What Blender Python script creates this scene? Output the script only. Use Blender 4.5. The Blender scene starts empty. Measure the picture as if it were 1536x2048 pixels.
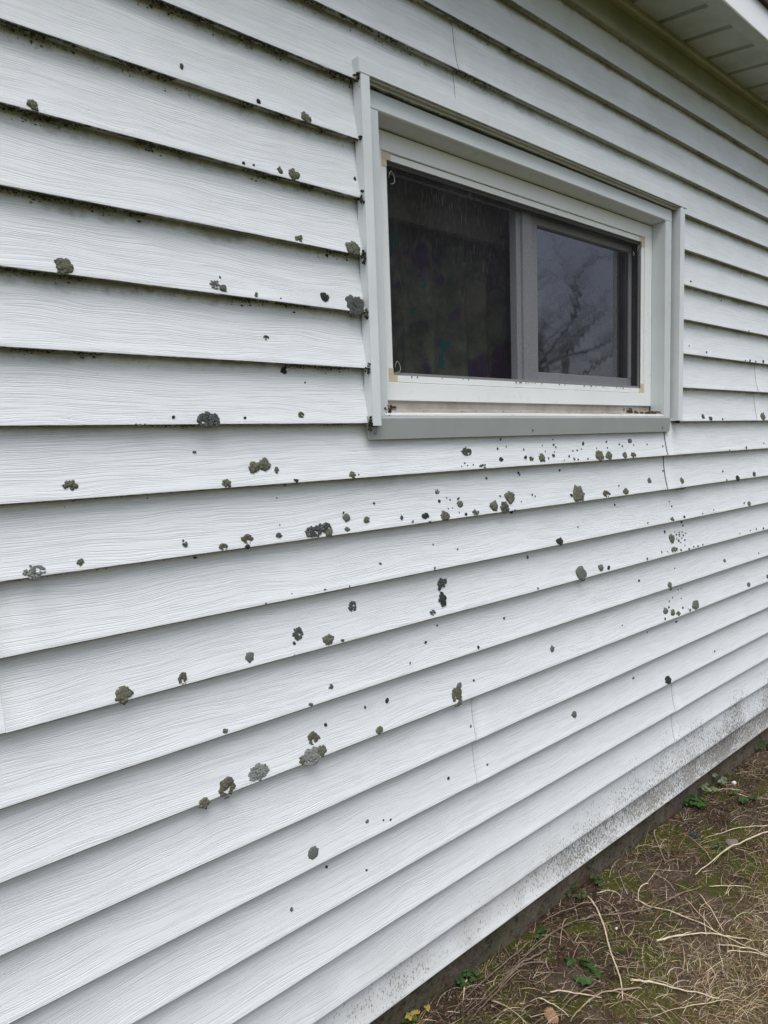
import bpy, bmesh, math, random
from mathutils import Vector, Matrix, noise as mn

S = bpy.context.scene
C = bpy.context.collection
rnd = random.Random(7)
# ---------------------------------------------------------------- camera
cd = bpy.data.cameras.new('camera'); cam = bpy.data.objects.new('camera', cd); C.objects.link(cam)
S.camera = cam
cd.sensor_fit = 'VERTICAL'; cd.sensor_height = 24.0; cd.lens = 24.0*1298.8/2048
cd.clip_start = 0.02; cd.clip_end = 3000
M = (Matrix.Rotation(-0.681925, 4, 'Z') @ Matrix.Rotation(1.469208, 4, 'X') @ Matrix.Rotation(-0.0350662, 4, 'Z'))
cam.matrix_world = Matrix.Translation((0, -1.214748, -0.053331)) @ M
# ---------------------------------------------------------------- sky, sun, exposure
w = bpy.data.worlds.new('World'); S.world = w; w.use_nodes = True
nt = w.node_tree; nt.nodes.clear()
SUN_EL, SUN_AZ = math.radians(66), math.radians(215)      # azimuth clockwise from +Y
sky = nt.nodes.new('ShaderNodeTexSky'); sky.sky_type = 'NISHITA'; sky.sun_disc = False
sky.sun_elevation = SUN_EL; sky.sun_rotation = SUN_AZ; sky.dust_density = 4.0; sky.air_density = 1.0; sky.ozone_density = 1.0
hs = nt.nodes.new('ShaderNodeHueSaturation'); hs.inputs['Saturation'].default_value = 0.62
bg = nt.nodes.new('ShaderNodeBackground'); bg.inputs['Strength'].default_value = 0.135
ow = nt.nodes.new('ShaderNodeOutputWorld')
# drifting overcast: patches of thinner and thicker cloud
tcw = nt.nodes.new('ShaderNodeTexCoord'); nw = nt.nodes.new('ShaderNodeTexNoise'); nw.inputs['Scale'].default_value = 4.0; nw.inputs['Detail'].default_value = 5
mrw = nt.nodes.new('ShaderNodeMapRange'); mrw.inputs['From Min'].default_value = .3; mrw.inputs['From Max'].default_value = .7; mrw.inputs['To Min'].default_value = .78; mrw.inputs['To Max'].default_value = 1.2
mm = nt.nodes.new('ShaderNodeVectorMath'); mm.operation = 'SCALE'
nt.links.new(tcw.outputs['Generated'], nw.inputs['Vector']); nt.links.new(nw.outputs['Fac'], mrw.inputs['Value'])
nt.links.new(sky.outputs[0], hs.inputs['Color']); nt.links.new(hs.outputs[0], mm.inputs[0]); nt.links.new(mrw.outputs[0], mm.inputs['Scale'])
nt.links.new(mm.outputs[0], bg.inputs['Color']); nt.links.new(bg.outputs[0], ow.inputs['Surface'])
sl = bpy.data.lights.new('sun', 'SUN'); sl.energy = 1.5; sl.angle = math.radians(45); sl.color = (1, .98, .95)
so = bpy.data.objects.new('sun', sl); C.objects.link(so)
sd = Vector((math.sin(SUN_AZ)*math.cos(SUN_EL), math.cos(SUN_AZ)*math.cos(SUN_EL), math.sin(SUN_EL)))
so.rotation_euler = sd.to_track_quat('Z', 'Y').to_euler(); so.location = (0, -5, 8)
S.view_settings.view_transform = 'Standard'; S.view_settings.look = 'None'; S.view_settings.gamma = 1
S.view_settings.exposure = 0.43
S.cycles.transparent_max_bounces = 24; S.cycles.max_bounces = 8; S.cycles.diffuse_bounces = 4
S.cycles.caustics_reflective = False; S.cycles.caustics_refractive = False

# ---------------------------------------------------------------- data (positions on the wall: X along it, Z up; metres)
BIG=[(0.2816, 0.5182, 0.0168, 0.0197, 'o', 'olive lump of lichen above the second overhanging lap from the top at the far left'),
(0.8128, 0.6444, 0.0228, 0.0192, 'o', "round olive lichen lump on the lap left of the window's upper corner"),
(0.7769, 0.5222, 0.0232, 0.0208, 'o', 'pair of olive lichen lobes perched on a lap left of the window glass top'),
(0.7432, 0.5226, 0.0113, 0.0136, 'o', 'small olive lichen nub just left of a two-lobed lichen, upper left siding'),
(0.7803, 0.3924, 0.0194, 0.0148, 'o', "flat topped olive lichen on the lap left of the window's middle height"),
(0.9252, 0.3936, 0.0412, 0.0301, 'o', 'large olive lichen touching the white window trim above a darker ruffled one'),
(0.9268, 0.27, 0.047, 0.0452, 'f', "large dark ruffled lichen pressed against the window's left trim"),
(0.8431, 0.2788, 0.0205, 0.0196, 'b', 'small blackish arrow shaped lichen left of the ruffled one by the window trim'),
(0.3097, 0.2682, 0.0256, 0.0267, 'o', 'heart shaped olive lichen on the far left siding above a mossy lap'),
(0.5833, 0.2729, 0.0236, 0.0174, 's', 'pale grey leafy lichen beside an olive nub, left of the window'),
(0.5991, 0.2669, 0.0174, 0.0145, 'o', 'olive nub of lichen touching a pale grey leafy one, left of the window'),
(0.6944, 0.1805, 0.0119, 0.0117, 'f', 'small square grey lichen alone on the course left of the window bottom'),
(0.7364, 0.1162, 0.0149, 0.016, 'b', "black lichen clump tucked under a lap left of the window's lower corner"),
(0.5513, 0.0092, 0.048, 0.0309, 'f', 'big dark grey ruffled lichen sitting on the level lap left of the window sill'),
(0.7682, 0.0196, 0.0141, 0.0142, 'c', "small hollow ring of olive lichen left of the window's bottom corner"),
(0.4161, 0.0003, 0.0309, 0.0075, 'o', 'low green mossy lichen strip on the level lap at left'),
(0.2902, -0.1013, 0.0224, 0.0163, 'o', 'oval olive lichen on the first course below the level lap, far left'),
(0.5816, -0.117, 0.0194, 0.0159, 'o', 'squarish olive lichen just above a lap, lower left of the window'),
(0.6486, -0.0879, 0.023, 0.0207, 'o', "left jagged lobe of the olive lichen pair below the window's left corner"),
(0.6728, -0.0838, 0.0236, 0.023, 'o', "right rounded lobe of the olive lichen pair below the window's left corner"),
(0.7006, -0.0968, 0.0109, 0.0127, 'o', 'small kidney shaped lichen right of the olive pair'),
(0.744, -0.1218, 0.0113, 0.0096, 'b', 'tiny pitch black lichen on the lap right of the kidney shaped one'),
(0.8965, -0.1171, 0.0171, 0.016, 'o', "olive lichen on the lap below the window sill's left end"),
(0.223, -0.2452, 0.0314, 0.0243, 's', 'pale grey leafy lichen of two tufts at the far left edge'),
(0.2961, -0.2386, 0.0114, 0.0111, 'o', 'small brown olive lichen right of the two-tufted grey one'),
(0.5663, -0.2467, 0.0202, 0.0127, 'c', 'olive arch of lichen on the lap left of a winged one'),
(0.6218, -0.2372, 0.0303, 0.0171, 'c', 'winged crescent of olive lichen at the centre left'),
(0.6966, -0.2374, 0.012, 0.0104, 'f', 'small grey star shaped lichen left of the big dark cluster'),
(0.4883, -0.2313, 0.0079, 0.0095, 'f', 'tiny blue grey lichen alone at the centre left'),
(0.7859, -0.2386, 0.0442, 0.026, 'f', 'left ruffled half of the biggest dark lichen cluster under the window'),
(0.814, -0.2327, 0.04, 0.022, 'f', 'crest of the biggest dark lichen cluster under the window'),
(0.8239, -0.2438, 0.0188, 0.0175, 'o', 'right lump of the biggest dark lichen cluster under the window'),
(0.8803, -0.2165, 0.0184, 0.0171, 'g', 'round grey lichen right above the biggest cluster'),
(0.8762, -0.2427, 0.0126, 0.0101, 'g', 'small round lichen between the biggest cluster and the lap to its right'),
(0.9369, -0.2279, 0.0177, 0.0139, 'o', 'little olive lichen right of the biggest cluster'),
(0.8917, -0.4315, 0.026, 0.0233, 'f', "dark grey triangular lichen at mid height of the wall's centre"),
(0.7329, -0.4626, 0.0276, 0.0298, 'f', 'speckled dark grey ruffled lichen left of a green disc'),
(0.8102, -0.4931, 0.0292, 0.0225, 'o', 'green olive disc of lichen on the lap in the centre'),
(0.6127, -0.4867, 0.018, 0.0198, 'g', 'grey oval lichen between a brown eaten one and a ruffled one'),
(0.4641, -0.4954, 0.0166, 0.0219, 'c', 'brown half eaten lichen ring on the lower left siding'),
(0.351, -0.4956, 0.0279, 0.0242, 'o', 'large brown olive lichen with folds on the lower left siding'),
(0.815, -0.6059, 0.0107, 0.0097, 'f', 'small dark lichen alone below the green disc'),
(0.5452, -0.627, 0.0116, 0.0103, 'o', 'small dark lump of lichen on a lap at the lower left'),
(0.7628, -0.7163, 0.0285, 0.0278, 'c', 'green crescent of lichen open at the bottom, above a pale frosty one'),
(0.7787, -0.7469, 0.0259, 0.0229, 'o', 'grey green round lichen touching the pale frosty one'),
(0.7489, -0.752, 0.048, 0.0354, 's', 'pale frosty leafy lichen along the lap at the lower centre'),
(0.7248, -0.752, 0.0149, 0.0162, 'o', 'brownish end lobe at the left of the pale frosty lichen'),
(0.9482, -0.7517, 0.0222, 0.0177, 'o', 'round olive lichen on a lap right of the crescent one'),
(0.6168, -0.7436, 0.0476, 0.0331, 's', 'large grey frosty rosette lichen at the lower left centre'),
(0.5421, -0.7509, 0.0317, 0.041, 'c', 'ragged olive crescent lichen below left of the large frosty rosette'),
(0.4897, -0.7611, 0.0206, 0.0172, 'o', 'thin dark lichen hugging the lap left of the ragged crescent'),
(0.7433, -0.9857, 0.0255, 0.0268, 'g', 'solitary grey oval lichen low on the wall'),
(0.6827, -1.0959, 0.0074, 0.0082, 'g', 'lowest small grey lichen on the wall'),
(0.9051, -0.9761, 0.0102, 0.0089, 'g', 'left dot in the row of three small lichens low on the wall'),
(1.1883, -0.4229, 0.0364, 0.0236, 'f', 'upper part of the long vertical smear of dark lichen'),
(1.184, -0.4673, 0.025, 0.0431, 'b', 'lower black part of the long vertical smear of dark lichen'),
(1.1412, -0.4921, 0.0206, 0.0147, 'f', 'small dark lichen left of the foot of the vertical smear'),
(1.1248, -0.2361, 0.0273, 0.0161, 'b', 'dark two-lobed lichen on the lap left of a row of olive ones'),
(1.193, -0.2425, 0.034, 0.0228, 'o', 'olive lichen at the left start of the crowded lap under the window'),
(1.3114, -0.2442, 0.0292, 0.0146, 'o', 'low olive lichen on the crowded lap next to a tall one'),
(1.3909, -0.2332, 0.0289, 0.026, 'o', 'upright olive lichen left of a dark ruffled one under the window'),
(1.4314, -0.2409, 0.036, 0.0307, 'f', 'dark ruffled lichen in the crowded lap under the window'),
(1.4656, -0.2136, 0.037, 0.0311, 'o', 'bright olive leaf shaped lichen above the dark ruffled one'),
(1.2581, -0.2166, 0.0208, 0.0184, 'g', 'smooth grey oval lichen above the crowded lap'),
(1.1796, -0.1787, 0.0144, 0.0129, 'f', 'small dark lichen upper left of the smooth grey oval'),
(1.6916, -0.3705, 0.0348, 0.0207, 'b', 'black forked lichen on the lap below the crowded one'),
(1.7965, -0.2292, 0.0588, 0.0468, 'o', 'tallest olive grey lichen on the lap under the window centre'),
(1.956, -0.2409, 0.0439, 0.0228, 'c', 'olive crescent lichen right of the tallest one under the window'),
(2.0744, -0.241, 0.0344, 0.0202, 'o', 'brown olive lichen with a tip, right of the crescent under the window'),
(2.2433, -0.213, 0.0242, 0.0178, 'o', 'small diamond shaped lichen left of the dark gaping siding seam'),
(1.2903, -0.0766, 0.0349, 0.0228, 'f', 'round grey rosette just below the grey window sill'),
(1.4247, -0.1036, 0.0191, 0.0126, 'b', 'small black round lichen right of the grey rosette below the sill'),
(1.3451, -0.1183, 0.026, 0.0122, 'f', 'low dark lichen on the lap below the grey rosette'),
(1.5586, -0.1061, 0.0185, 0.0146, 'o', "small olive lichen in the sprinkle below the sill's middle"),
(1.6085, -0.1065, 0.0263, 0.0238, 'o', "upright olive lichen in the sprinkle below the sill's middle"),
(1.9131, -0.1101, 0.0461, 0.0326, 'o', "conical grey lichen on the lap below the sill's right half"),
(1.9688, -0.1122, 0.0357, 0.0248, 'o', 'olive lichen just right of the conical grey one'),
(2.0673, -0.114, 0.0251, 0.0204, 'o', 'thin dark olive lichen near the right end of the sprinkle'),
(2.1215, -0.116, 0.0389, 0.0173, 'o', 'wide low lichen at the right end of the sprinkle below the sill'),
(2.1156, -0.0668, 0.026, 0.0157, 'g', "grey round lichen close under the sill's right end"),
(1.8093, -0.4889, 0.0478, 0.0466, 'g', 'large grey green oval lichen, fourth lap under the window right half'),
(1.9255, -0.4878, 0.0284, 0.0206, 'g', 'smaller oval lichen just right of the large grey green one'),
(1.6602, -0.7112, 0.0196, 0.0193, 'g', 'solitary narrow grey lichen on the lower centre right'),
(1.2391, -0.7177, 0.0167, 0.0167, 'g', 'round olive dot above the hooked lichen'),
(1.2204, -0.7451, 0.0362, 0.0505, 'c', 'hooked olive lichen hanging to a lap in the lower centre'),
(1.7768, -0.9615, 0.0236, 0.0214, 'g', 'solitary grey oval lichen on the lower right siding'),
(2.3827, -0.9997, 0.0491, 0.0289, 'b', 'black tufted lichen above the low siding seam at right'),
(2.6035, -0.7422, 0.0516, 0.0332, 'g', 'large flat grey oval lichen on the right siding'),
(2.3715, -0.7237, 0.0288, 0.0231, 'g', 'dark oval lichen left of the sprinkle by the flat grey oval'),
(2.4201, -0.7383, 0.0292, 0.0213, 'o', 'olive lichen in the sprinkle left of the flat grey oval'),
(2.4588, -0.7493, 0.0332, 0.0159, 'o', 'brown lichen in the sprinkle touching the lap, right siding'),
(2.3886, -0.6237, 0.0251, 0.0193, 'o', 'small dome of lichen on a lap at the right'),
(2.4206, -0.4459, 0.0339, 0.0298, 'o', 'tall olive lichen left of a swarm of specks, right siding'),
(2.4239, -0.4904, 0.0555, 0.018, 'o', 'low ragged olive lichen under a swarm of specks, right siding'),
(2.4028, -0.3697, 0.0295, 0.0145, 'o', 'small pale olive lichen above the swarm of specks'),
(2.4766, -0.2291, 0.0349, 0.0263, 'o', 'olive lichen above a pale scar, right of the dark seam'),
(2.4573, -0.2528, 0.0911, 0.0182, 'f', 'dark lichen hanging from the lap right of the dark seam'),
(3.2312, 0.0191, 0.0503, 0.0321, 'o', 'dark lichen at the right photo edge at sill height'),
(2.6483, 0.0185, 0.0258, 0.0181, 'f', "upright dark lichen right of the window's lower corner"),
(2.7095, 0.0104, 0.0309, 0.0163, 'f', "second dark lichen right of the window's lower corner"),
(3.15, -0.2386, 0.0316, 0.0219, 'f', 'dark oval lichen near the right edge below the sill height'),
(2.9731, -0.2463, 0.034, 0.022, 'b', 'black lichen left of the dark oval near the right edge'),
(3.1014, -0.3684, 0.0305, 0.0213, 'g', 'grey oval lichen near the right edge, three laps under the window'),
(3.1202, -0.742, 0.0299, 0.0186, 'g', 'small dark oval near the right edge at mid height'),
(2.8767, -0.5972, 0.0183, 0.0162, 'g', 'thin oval lichen alone on the right siding'),
(3.3374, -0.7388, 0.0273, 0.0196, 'g', 'lichen cut by the right photo edge at mid height'),
(1.344, -0.9819, 0.0139, 0.013, 'b', 'dark dot low on the wall right of a siding seam')]
SMALL=[(0.7, 0.644, 0.0091), (0.5429, 0.6622, 0.0072), (0.5126, 0.6156, 0.0028), (0.6575, 0.5158, 0.0066), (0.6823, 0.518, 0.0055), (0.9437, 0.5519, 0.0073), (0.863, 0.3735, 0.0066), (0.5965, 0.2887, 0.0041), (0.6709, 0.2625, 0.0075), (0.7294, 0.262, 0.0033), (0.7884, 0.0902, 0.0044), (0.4815, 0.0141, 0.0057), (0.6301, 0.0131, 0.0062), (0.5226, -0.0525, 0.0049), (0.7248, -0.1286, 0.0065), (0.9152, -0.1182, 0.0046), (0.7038, -0.1575, 0.0032), (0.967, -0.19, 0.0059), (0.874, -0.2044, 0.0057), (0.9759, -0.339, 0.0059), (0.8069, -0.3739, 0.0054), (0.8752, -0.377, 0.0044), (0.7197, -0.3684, 0.0031), (0.6547, -0.3784, 0.004), (0.7215, -0.4821, 0.0083), (0.8477, -0.502, 0.0076), (0.7166, -0.5058, 0.0041), (0.6202, -0.2514, 0.0101), (0.4863, -0.2243, 0.0047), (0.7019, -0.2155, 0.0032), (0.7992, -0.6963, 0.0089), (0.9168, -0.6884, 0.0071), (0.7534, -0.6299, 0.0082), (0.9531, -0.9905, 0.0056), (0.9742, -0.9984, 0.0067), (0.7846, -1.0443, 0.007), (0.898, -1.1009, 0.0056), (1.0458, -0.2336, 0.0096), (1.0794, -0.2456, 0.0061), (1.2733, -0.2461, 0.0091), (1.8015, -0.337, 0.0063), (1.1589, -0.3151, 0.0038), (1.2456, -0.3378, 0.0052), (1.552, -0.4038, 0.0075), (1.1501, -0.3761, 0.0061), (1.1769, -0.437, 0.0103), (1.4335, -0.568, 0.0084), (1.122, -0.5706, 0.0076), (1.3108, -0.6234, 0.009), (1.1687, -0.5352, 0.0053), (1.0597, -0.6091, 0.0047), (1.9692, -0.4923, 0.0128), (1.5785, -0.4997, 0.007), (1.2974, -0.7173, 0.0079), (0.9846, -0.6911, 0.0108), (2.1501, -0.9343, 0.0088), (1.2807, -0.8467, 0.0065), (1.1904, -0.9679, 0.0088), (2.2239, -0.3668, 0.0069), (2.4968, -0.371, 0.0111), (2.3729, -0.4175, 0.0094), (2.3296, -0.4878, 0.0071), (2.2196, -0.499, 0.0085), (2.1835, -0.5747, 0.0087), (2.3563, -0.751, 0.0103), (2.5516, -0.7527, 0.0108), (2.5014, -0.7358, 0.0091), (2.0654, -0.7181, 0.005), (2.2509, -0.7827, 0.0056), (2.7942, -0.9819, 0.0077), (1.4331, -0.0471, 0.0071), (1.4177, -0.0722, 0.007), (1.5346, -0.1007, 0.0102), (1.667, -0.1011, 0.0106), (1.6768, -0.0523, 0.0046), (1.6783, -0.0692, 0.0077), (1.6865, -0.0772, 0.0061), (1.8321, -0.0684, 0.0112), (1.748, -0.1057, 0.0078), (1.7709, -0.116, 0.0078), (1.7916, -0.1184, 0.0063), (1.8192, -0.0858, 0.0048), (1.9686, -0.087, 0.0067), (2.0385, -0.2178, 0.0067), (1.7585, -0.2296, 0.0108), (1.4235, -0.2515, 0.0099), (1.2538, -0.2015, 0.0079), (1.1823, -0.2037, 0.009), (1.3751, -0.1548, 0.007), (1.7152, -0.1481, 0.0078), (1.5132, -0.1467, 0.0073), (1.5196, -0.1515, 0.0059), (1.3331, -0.1178, 0.0068), (1.3063, -0.1138, 0.004), (1.261, -0.1157, 0.004), (1.2847, -0.1142, 0.004), (1.2751, -0.107, 0.0053), (1.4554, -0.0676, 0.0043), (1.5314, -0.0786, 0.0058), (1.6212, -0.0692, 0.0045), (1.772, -0.0891, 0.0063), (1.7965, -0.0883, 0.0063), (2.0454, -0.0772, 0.0068), (2.0627, -0.0828, 0.0068), (2.1377, -0.0813, 0.0052), (2.2291, -0.082, 0.0054), (2.3371, -0.0903, 0.0074), (1.9071, -0.0852, 0.0049), (1.9683, -0.0668, 0.0067), (1.8439, -0.1189, 0.0064), (1.6419, -0.1094, 0.006), (1.6313, -0.0877, 0.0045), (1.7172, -0.1186, 0.0046), (2.8447, -0.2094, 0.0083), (2.8868, -0.1224, 0.0063), (2.3985, -0.1052, 0.0075), (3.0541, -0.1188, 0.0108), (3.2522, -0.1039, 0.0068), (2.5311, 0.2871, 0.006), (2.6701, 0.2727, 0.0083), (3.022, 0.2581, 0.0062), (3.0684, 0.2585, 0.0101), (3.1308, 0.2575, 0.0079), (3.215, 0.2621, 0.0118), (2.531, 0.5291, 0.0083), (3.0511, 0.385, 0.007), (2.8172, 0.0082, 0.0084), (2.3905, -0.2389, 0.0055), (2.3754, -0.1664, 0.0075), (2.3494, -0.1839, 0.0074), (2.8202, 0.4891, 0.0061), (3.0059, 0.6278, 0.0062), (2.4496, -0.2178, 0.0056), (2.4028, -0.2283, 0.0055), (2.8639, -0.2484, 0.0082), (2.4583, -0.4367, 0.0076), (2.4491, -0.424, 0.0057), (2.482, -0.4374, 0.0076), (2.4839, -0.4455, 0.0057), (2.4973, -0.4548, 0.0057), (2.471, -0.4615, 0.0093), (2.5119, -0.4467, 0.0076), (2.5189, -0.4632, 0.0075), (2.5338, -0.4412, 0.0058), (2.5074, -0.4324, 0.0058), (2.4837, -0.4298, 0.0057), (2.4581, -0.4522, 0.0056), (2.4836, -0.4708, 0.0056), (2.5099, -0.4856, 0.0055), (2.5156, -0.4076, 0.0078), (2.5086, -0.393, 0.0099), (2.4753, -0.4988, 0.0091), (2.5385, -0.5028, 0.0073), (2.5786, -0.4979, 0.0074), (2.6116, -0.5, 0.0094), (2.6553, -0.4993, 0.0076), (2.3732, -0.4915, 0.0053), (2.5346, -0.5023, 0.0055), (3.0522, -0.3622, 0.0085), (3.1203, -0.4929, 0.0063), (3.187, -0.491, 0.0086), (3.2625, -0.4967, 0.0108), (3.0091, -0.494, 0.0062), (3.2252, -0.6125, 0.0064), (2.4026, -0.3031, 0.0056), (2.4173, -0.3215, 0.0075), (2.4938, -0.3688, 0.0092), (2.7523, -0.3665, 0.0059), (2.6515, -0.3717, 0.0058), (2.4262, -0.65, 0.0078), (2.4852, -0.6599, 0.0059), (2.5096, -0.6599, 0.0059), (2.4078, -0.6937, 0.0074), (2.3983, -0.7133, 0.0091), (2.5023, -0.6986, 0.0057), (2.4376, -0.6834, 0.0057), (2.4719, -0.7869, 0.0098), (2.5418, -0.747, 0.0054), (2.4482, -0.5676, 0.0056), (1.6777, -0.0908, 0.0046), (2.0277, -0.2831, 0.0069), (1.1378, -0.2526, 0.0068), (1.2485, -0.2384, 0.0039), (1.2104, -0.2258, 0.0039), (1.2276, -0.2246, 0.0039), (1.2231, -0.2031, 0.0052), (1.2113, -0.1968, 0.0039), (1.5662, -0.2153, 0.0058), (1.4233, -0.2075, 0.0056), (1.5789, -0.2208, 0.0044), (1.4758, -0.2533, 0.0087), (1.5106, -0.2302, 0.0043), (1.4796, -0.2591, 0.0103)]
STICKS=[([(1.822, 0.011), (1.771, -0.074), (1.711, -0.14), (1.635, -0.209), (1.574, -0.278), (1.525, -0.315)], 5.0, 'pale', 'thick pale stem running down the middle of the bare ground'),
([(1.931, -0.121), (1.943, -0.181), (1.957, -0.317), (1.968, -0.426), (1.971, -0.483)], 4.0, 'pale', 'long straight pale stalk crossing the moss toward the right edge'),
([(2.669, -0.285), (2.471, -0.235), (2.299, -0.22), (2.174, -0.21)], 5.0, 'pale', 'thick curved pale stalk entering from the right edge'),
([(2.698, -0.275), (2.579, -0.191), (2.426, -0.125)], 3.0, 'pale', 'slim pale stalk above the thick curved one at the right edge'),
([(1.591, -0.3), (1.622, -0.339), (1.665, -0.405), (1.71, -0.494)], 6.0, 'pale', 'splintered flat pale stem lying in the dead grass'),
([(2.139, -0.249), (2.015, -0.205), (1.902, -0.169), (1.807, -0.135), (1.741, -0.094), (1.659, -0.065), (1.556, -0.045), (1.48, -0.045), (1.408, -0.046), (1.277, -0.062), (1.154, -0.073)], 4.0, 'brown', 'longest brown vine curving from the foundation side to the moss'),
([(1.823, -0.065), (1.734, -0.033), (1.645, -0.008), (1.587, 0.007)], 4.0, 'brown', "brown stalk near the foundation crossing the thick pale stem's top"),
([(1.849, -0.025), (1.885, -0.05), (1.901, -0.074), (1.895, -0.092)], 3.0, 'pale', 'short arched straw beside the top of the thick pale stem'),
([(1.841, -0.04), (1.824, -0.106), (1.788, -0.151), (1.741, -0.196), (1.723, -0.248)], 3.0, 'tan', 'bent tan stem with a kink right of the thick pale stem'),
([(2.028, -0.113), (1.993, -0.109), (1.962, -0.115), (1.934, -0.132)], 4.0, 'pale', 'small hook shaped pale straw'),
([(1.665, -0.033), (1.613, -0.053), (1.561, -0.083)], 3.0, 'tan', 'short upright looking tan straw left of the thick pale stem'),
([(1.732, -0.118), (1.789, -0.154), (1.848, -0.216), (1.909, -0.259)], 3.0, 'brown', 'straight brown stalk under the longest vine'),
([(1.392, -0.17), (1.439, -0.217), (1.489, -0.272)], 4.0, 'pale', 'pale stub lying across low in the photo'),
([(1.784, -0.275), (1.859, -0.308), (1.927, -0.362), (1.981, -0.421), (2.008, -0.461)], 5.0, 'pale', 'pale split stem crossing the long straight stalk'),
([(1.81, -0.285), (1.862, -0.307), (1.917, -0.332)], 3.0, 'pale', 'thin pale straw forked over the split stem'),
([(1.591, -0.334), (1.523, -0.286), (1.471, -0.267), (1.393, -0.263), (1.35, -0.266)], 4.0, 'tan', 'curved tan stem reaching the bottom edge'),
([(1.527, -0.231), (1.449, -0.226), (1.376, -0.227), (1.339, -0.246)], 4.0, 'brown', 'brown curved stem left of the tan one at the bottom'),
([(2.33, 0.037), (2.237, -0.043), (2.177, -0.099)], 3.0, 'tan', 'thin stem leaning on the bare soil near the foundation'),
([(2.176, 0.024), (2.222, -0.012), (2.251, -0.051)], 3.0, 'tan', 'short level straw on the bare soil near the foundation'),
([(2.383, -0.068), (2.355, -0.13), (2.306, -0.207)], 3.0, 'tan', 'thin slanting straw on bare soil left of the moss'),
([(2.76, -0.004), (2.811, -0.045), (2.86, -0.097)], 3.0, 'pale', 'short level pale straw near the far leafy weeds'),
([(2.164, -0.263), (2.22, -0.322), (2.257, -0.364)], 3.0, 'pale', "thin pale straw right of the longest vine's end"),
([(2.101, -0.257), (2.042, -0.317), (1.983, -0.39)], 3.0, 'pale', 'thin curved straw slanting above the long straight stalk'),
([(2.091, -0.097), (2.075, -0.147), (2.06, -0.195)], 3.0, 'tan', 'short tan straw slanting on the soil centre'),
([(1.352, -0.162), (1.356, -0.209), (1.363, -0.253)], 3.0, 'pale', 'pale short stick slanting at the bottom left of the moss'),
([(1.243, -0.083), (1.255, -0.136), (1.253, -0.201)], 4.0, 'tan', 'tan stick running out of the bottom edge at left'),
([(1.515, -0.066), (1.453, -0.067), (1.38, -0.059), (1.298, -0.063)], 5.0, 'brown', 'thick brown stick in the pile by the foundation'),
([(1.47, -0.091), (1.403, -0.069), (1.325, -0.058)], 4.0, 'brown', 'second brown stick lying under the thick one in the pile'),
([(1.919, -0.396), (1.949, -0.456), (1.986, -0.532)], 4.0, 'pale', 'pale stalk running out of the right edge, upper of two'),
([(1.903, -0.432), (1.937, -0.475), (1.978, -0.535)], 3.0, 'pale', 'pale stalk running out of the right edge, lower of two'),
([(1.245, 0.012), (1.215, -0.007), (1.185, -0.031)], 4.0, 'pale', 'short pale stub near the foundation at lower left'),
([(1.678, -0.174), (1.699, -0.2), (1.725, -0.226)], 3.0, 'brown', 'short brown twig right of the thick pale stem'),
([(1.621, -0.254), (1.65, -0.286), (1.69, -0.321)], 3.0, 'brown', 'short brown twig left of the dry grass tuft'),
([(2.804, -0.059), (2.814, -0.136), (2.861, -0.192)], 3.0, 'pale', 'pale straw at the right edge by the far weeds'),
([(1.473, -0.012), (1.367, -0.023), (1.275, -0.026), (1.107, -0.043)], 4.0, 'brown', 'brown twig parallel to the foundation at lower left'),
([(1.389, -0.066), (1.312, -0.07), (1.204, -0.086), (1.14, -0.095)], 3.0, 'brown', 'thin brown twig in the pile at lower left'),
([(1.927, -0.362), (1.985, -0.327), (2.038, -0.306)], 2.0, 'pale', 'thin straw standing over the split stem'),
([(1.591, -0.047), (1.516, -0.037), (1.442, -0.038)], 3.0, 'brown', 'brown twig above the pile near the foundation'),
([(1.965, -0.368), (2.006, -0.285), (2.052, -0.23)], 2.0, 'pale', 'fine straw on the moss above the long straight stalk'),
([(1.823, -0.402), (1.802, -0.433), (1.777, -0.458)], 3.0, 'pale', 'short straw in the dry grass at the right'),
([(1.733, -0.521), (1.638, -0.453), (1.556, -0.397)], 2.0, 'pale', 'fine pale straw low in the dry grass'),
([(1.527, -0.272), (1.55, -0.342), (1.554, -0.384)], 3.0, 'tan', 'tan straw among the low curved stems')]
G={'w1': (2.599, 0.049), 'w2': (2.64, 0.021), 'w3': (2.757, 0.012), 'w4': (2.846, 0.045), 'w5': (2.92, 0.036), 'w6': (1.772, 0.029), 'w7': (1.886, -0.005), 'w8': (1.522, -0.196), 'w9': (1.554, -0.025), 'w10': (1.239, 0.03), 'w11': (1.043, 0.025), 'w12': (1.003, 0.029), 'w13': (2.803, -0.118), 'w14': (2.395, -0.199), 'w15': (3.36, 0.006), 'shell': (2.921, -0.031), 'bit': (1.754, -0.158), 'blk': (2.413, -0.091), 'leaf': (1.327, -0.221), 'cup': (2.488, -0.203), 'moss1': (2.575, -0.12), 'moss2': (1.891, -0.221), 'moss3': (1.323, -0.154), 'moss4': (1.479, -0.141), 'moss5': (2.269, -0.165), 'moss6': (1.637, -0.138), 'moss7': (1.579, -0.29), 'dry1': (1.772, -0.55), 'dry2': (1.902, -0.428), 'red': (2.08, -0.421)}
PITCH = .127
DEP = .0185
BOT = [-1.50] + [-k*PITCH for k in range(11, -7, -1)] + [.887, 1.008, 1.130, 1.232]
X0, X1 = -2.2, 6.4
def prof(z):
    for i in range(len(BOT)-1, -1, -1):
        if z >= BOT[i]:
            top = BOT[i+1] if i+1 < len(BOT) else 1.34
            t = (z-BOT[i])/(top-BOT[i]); return DEP*(1-(1-t)**1.9), i, t
    return 0, 0, 0

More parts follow.
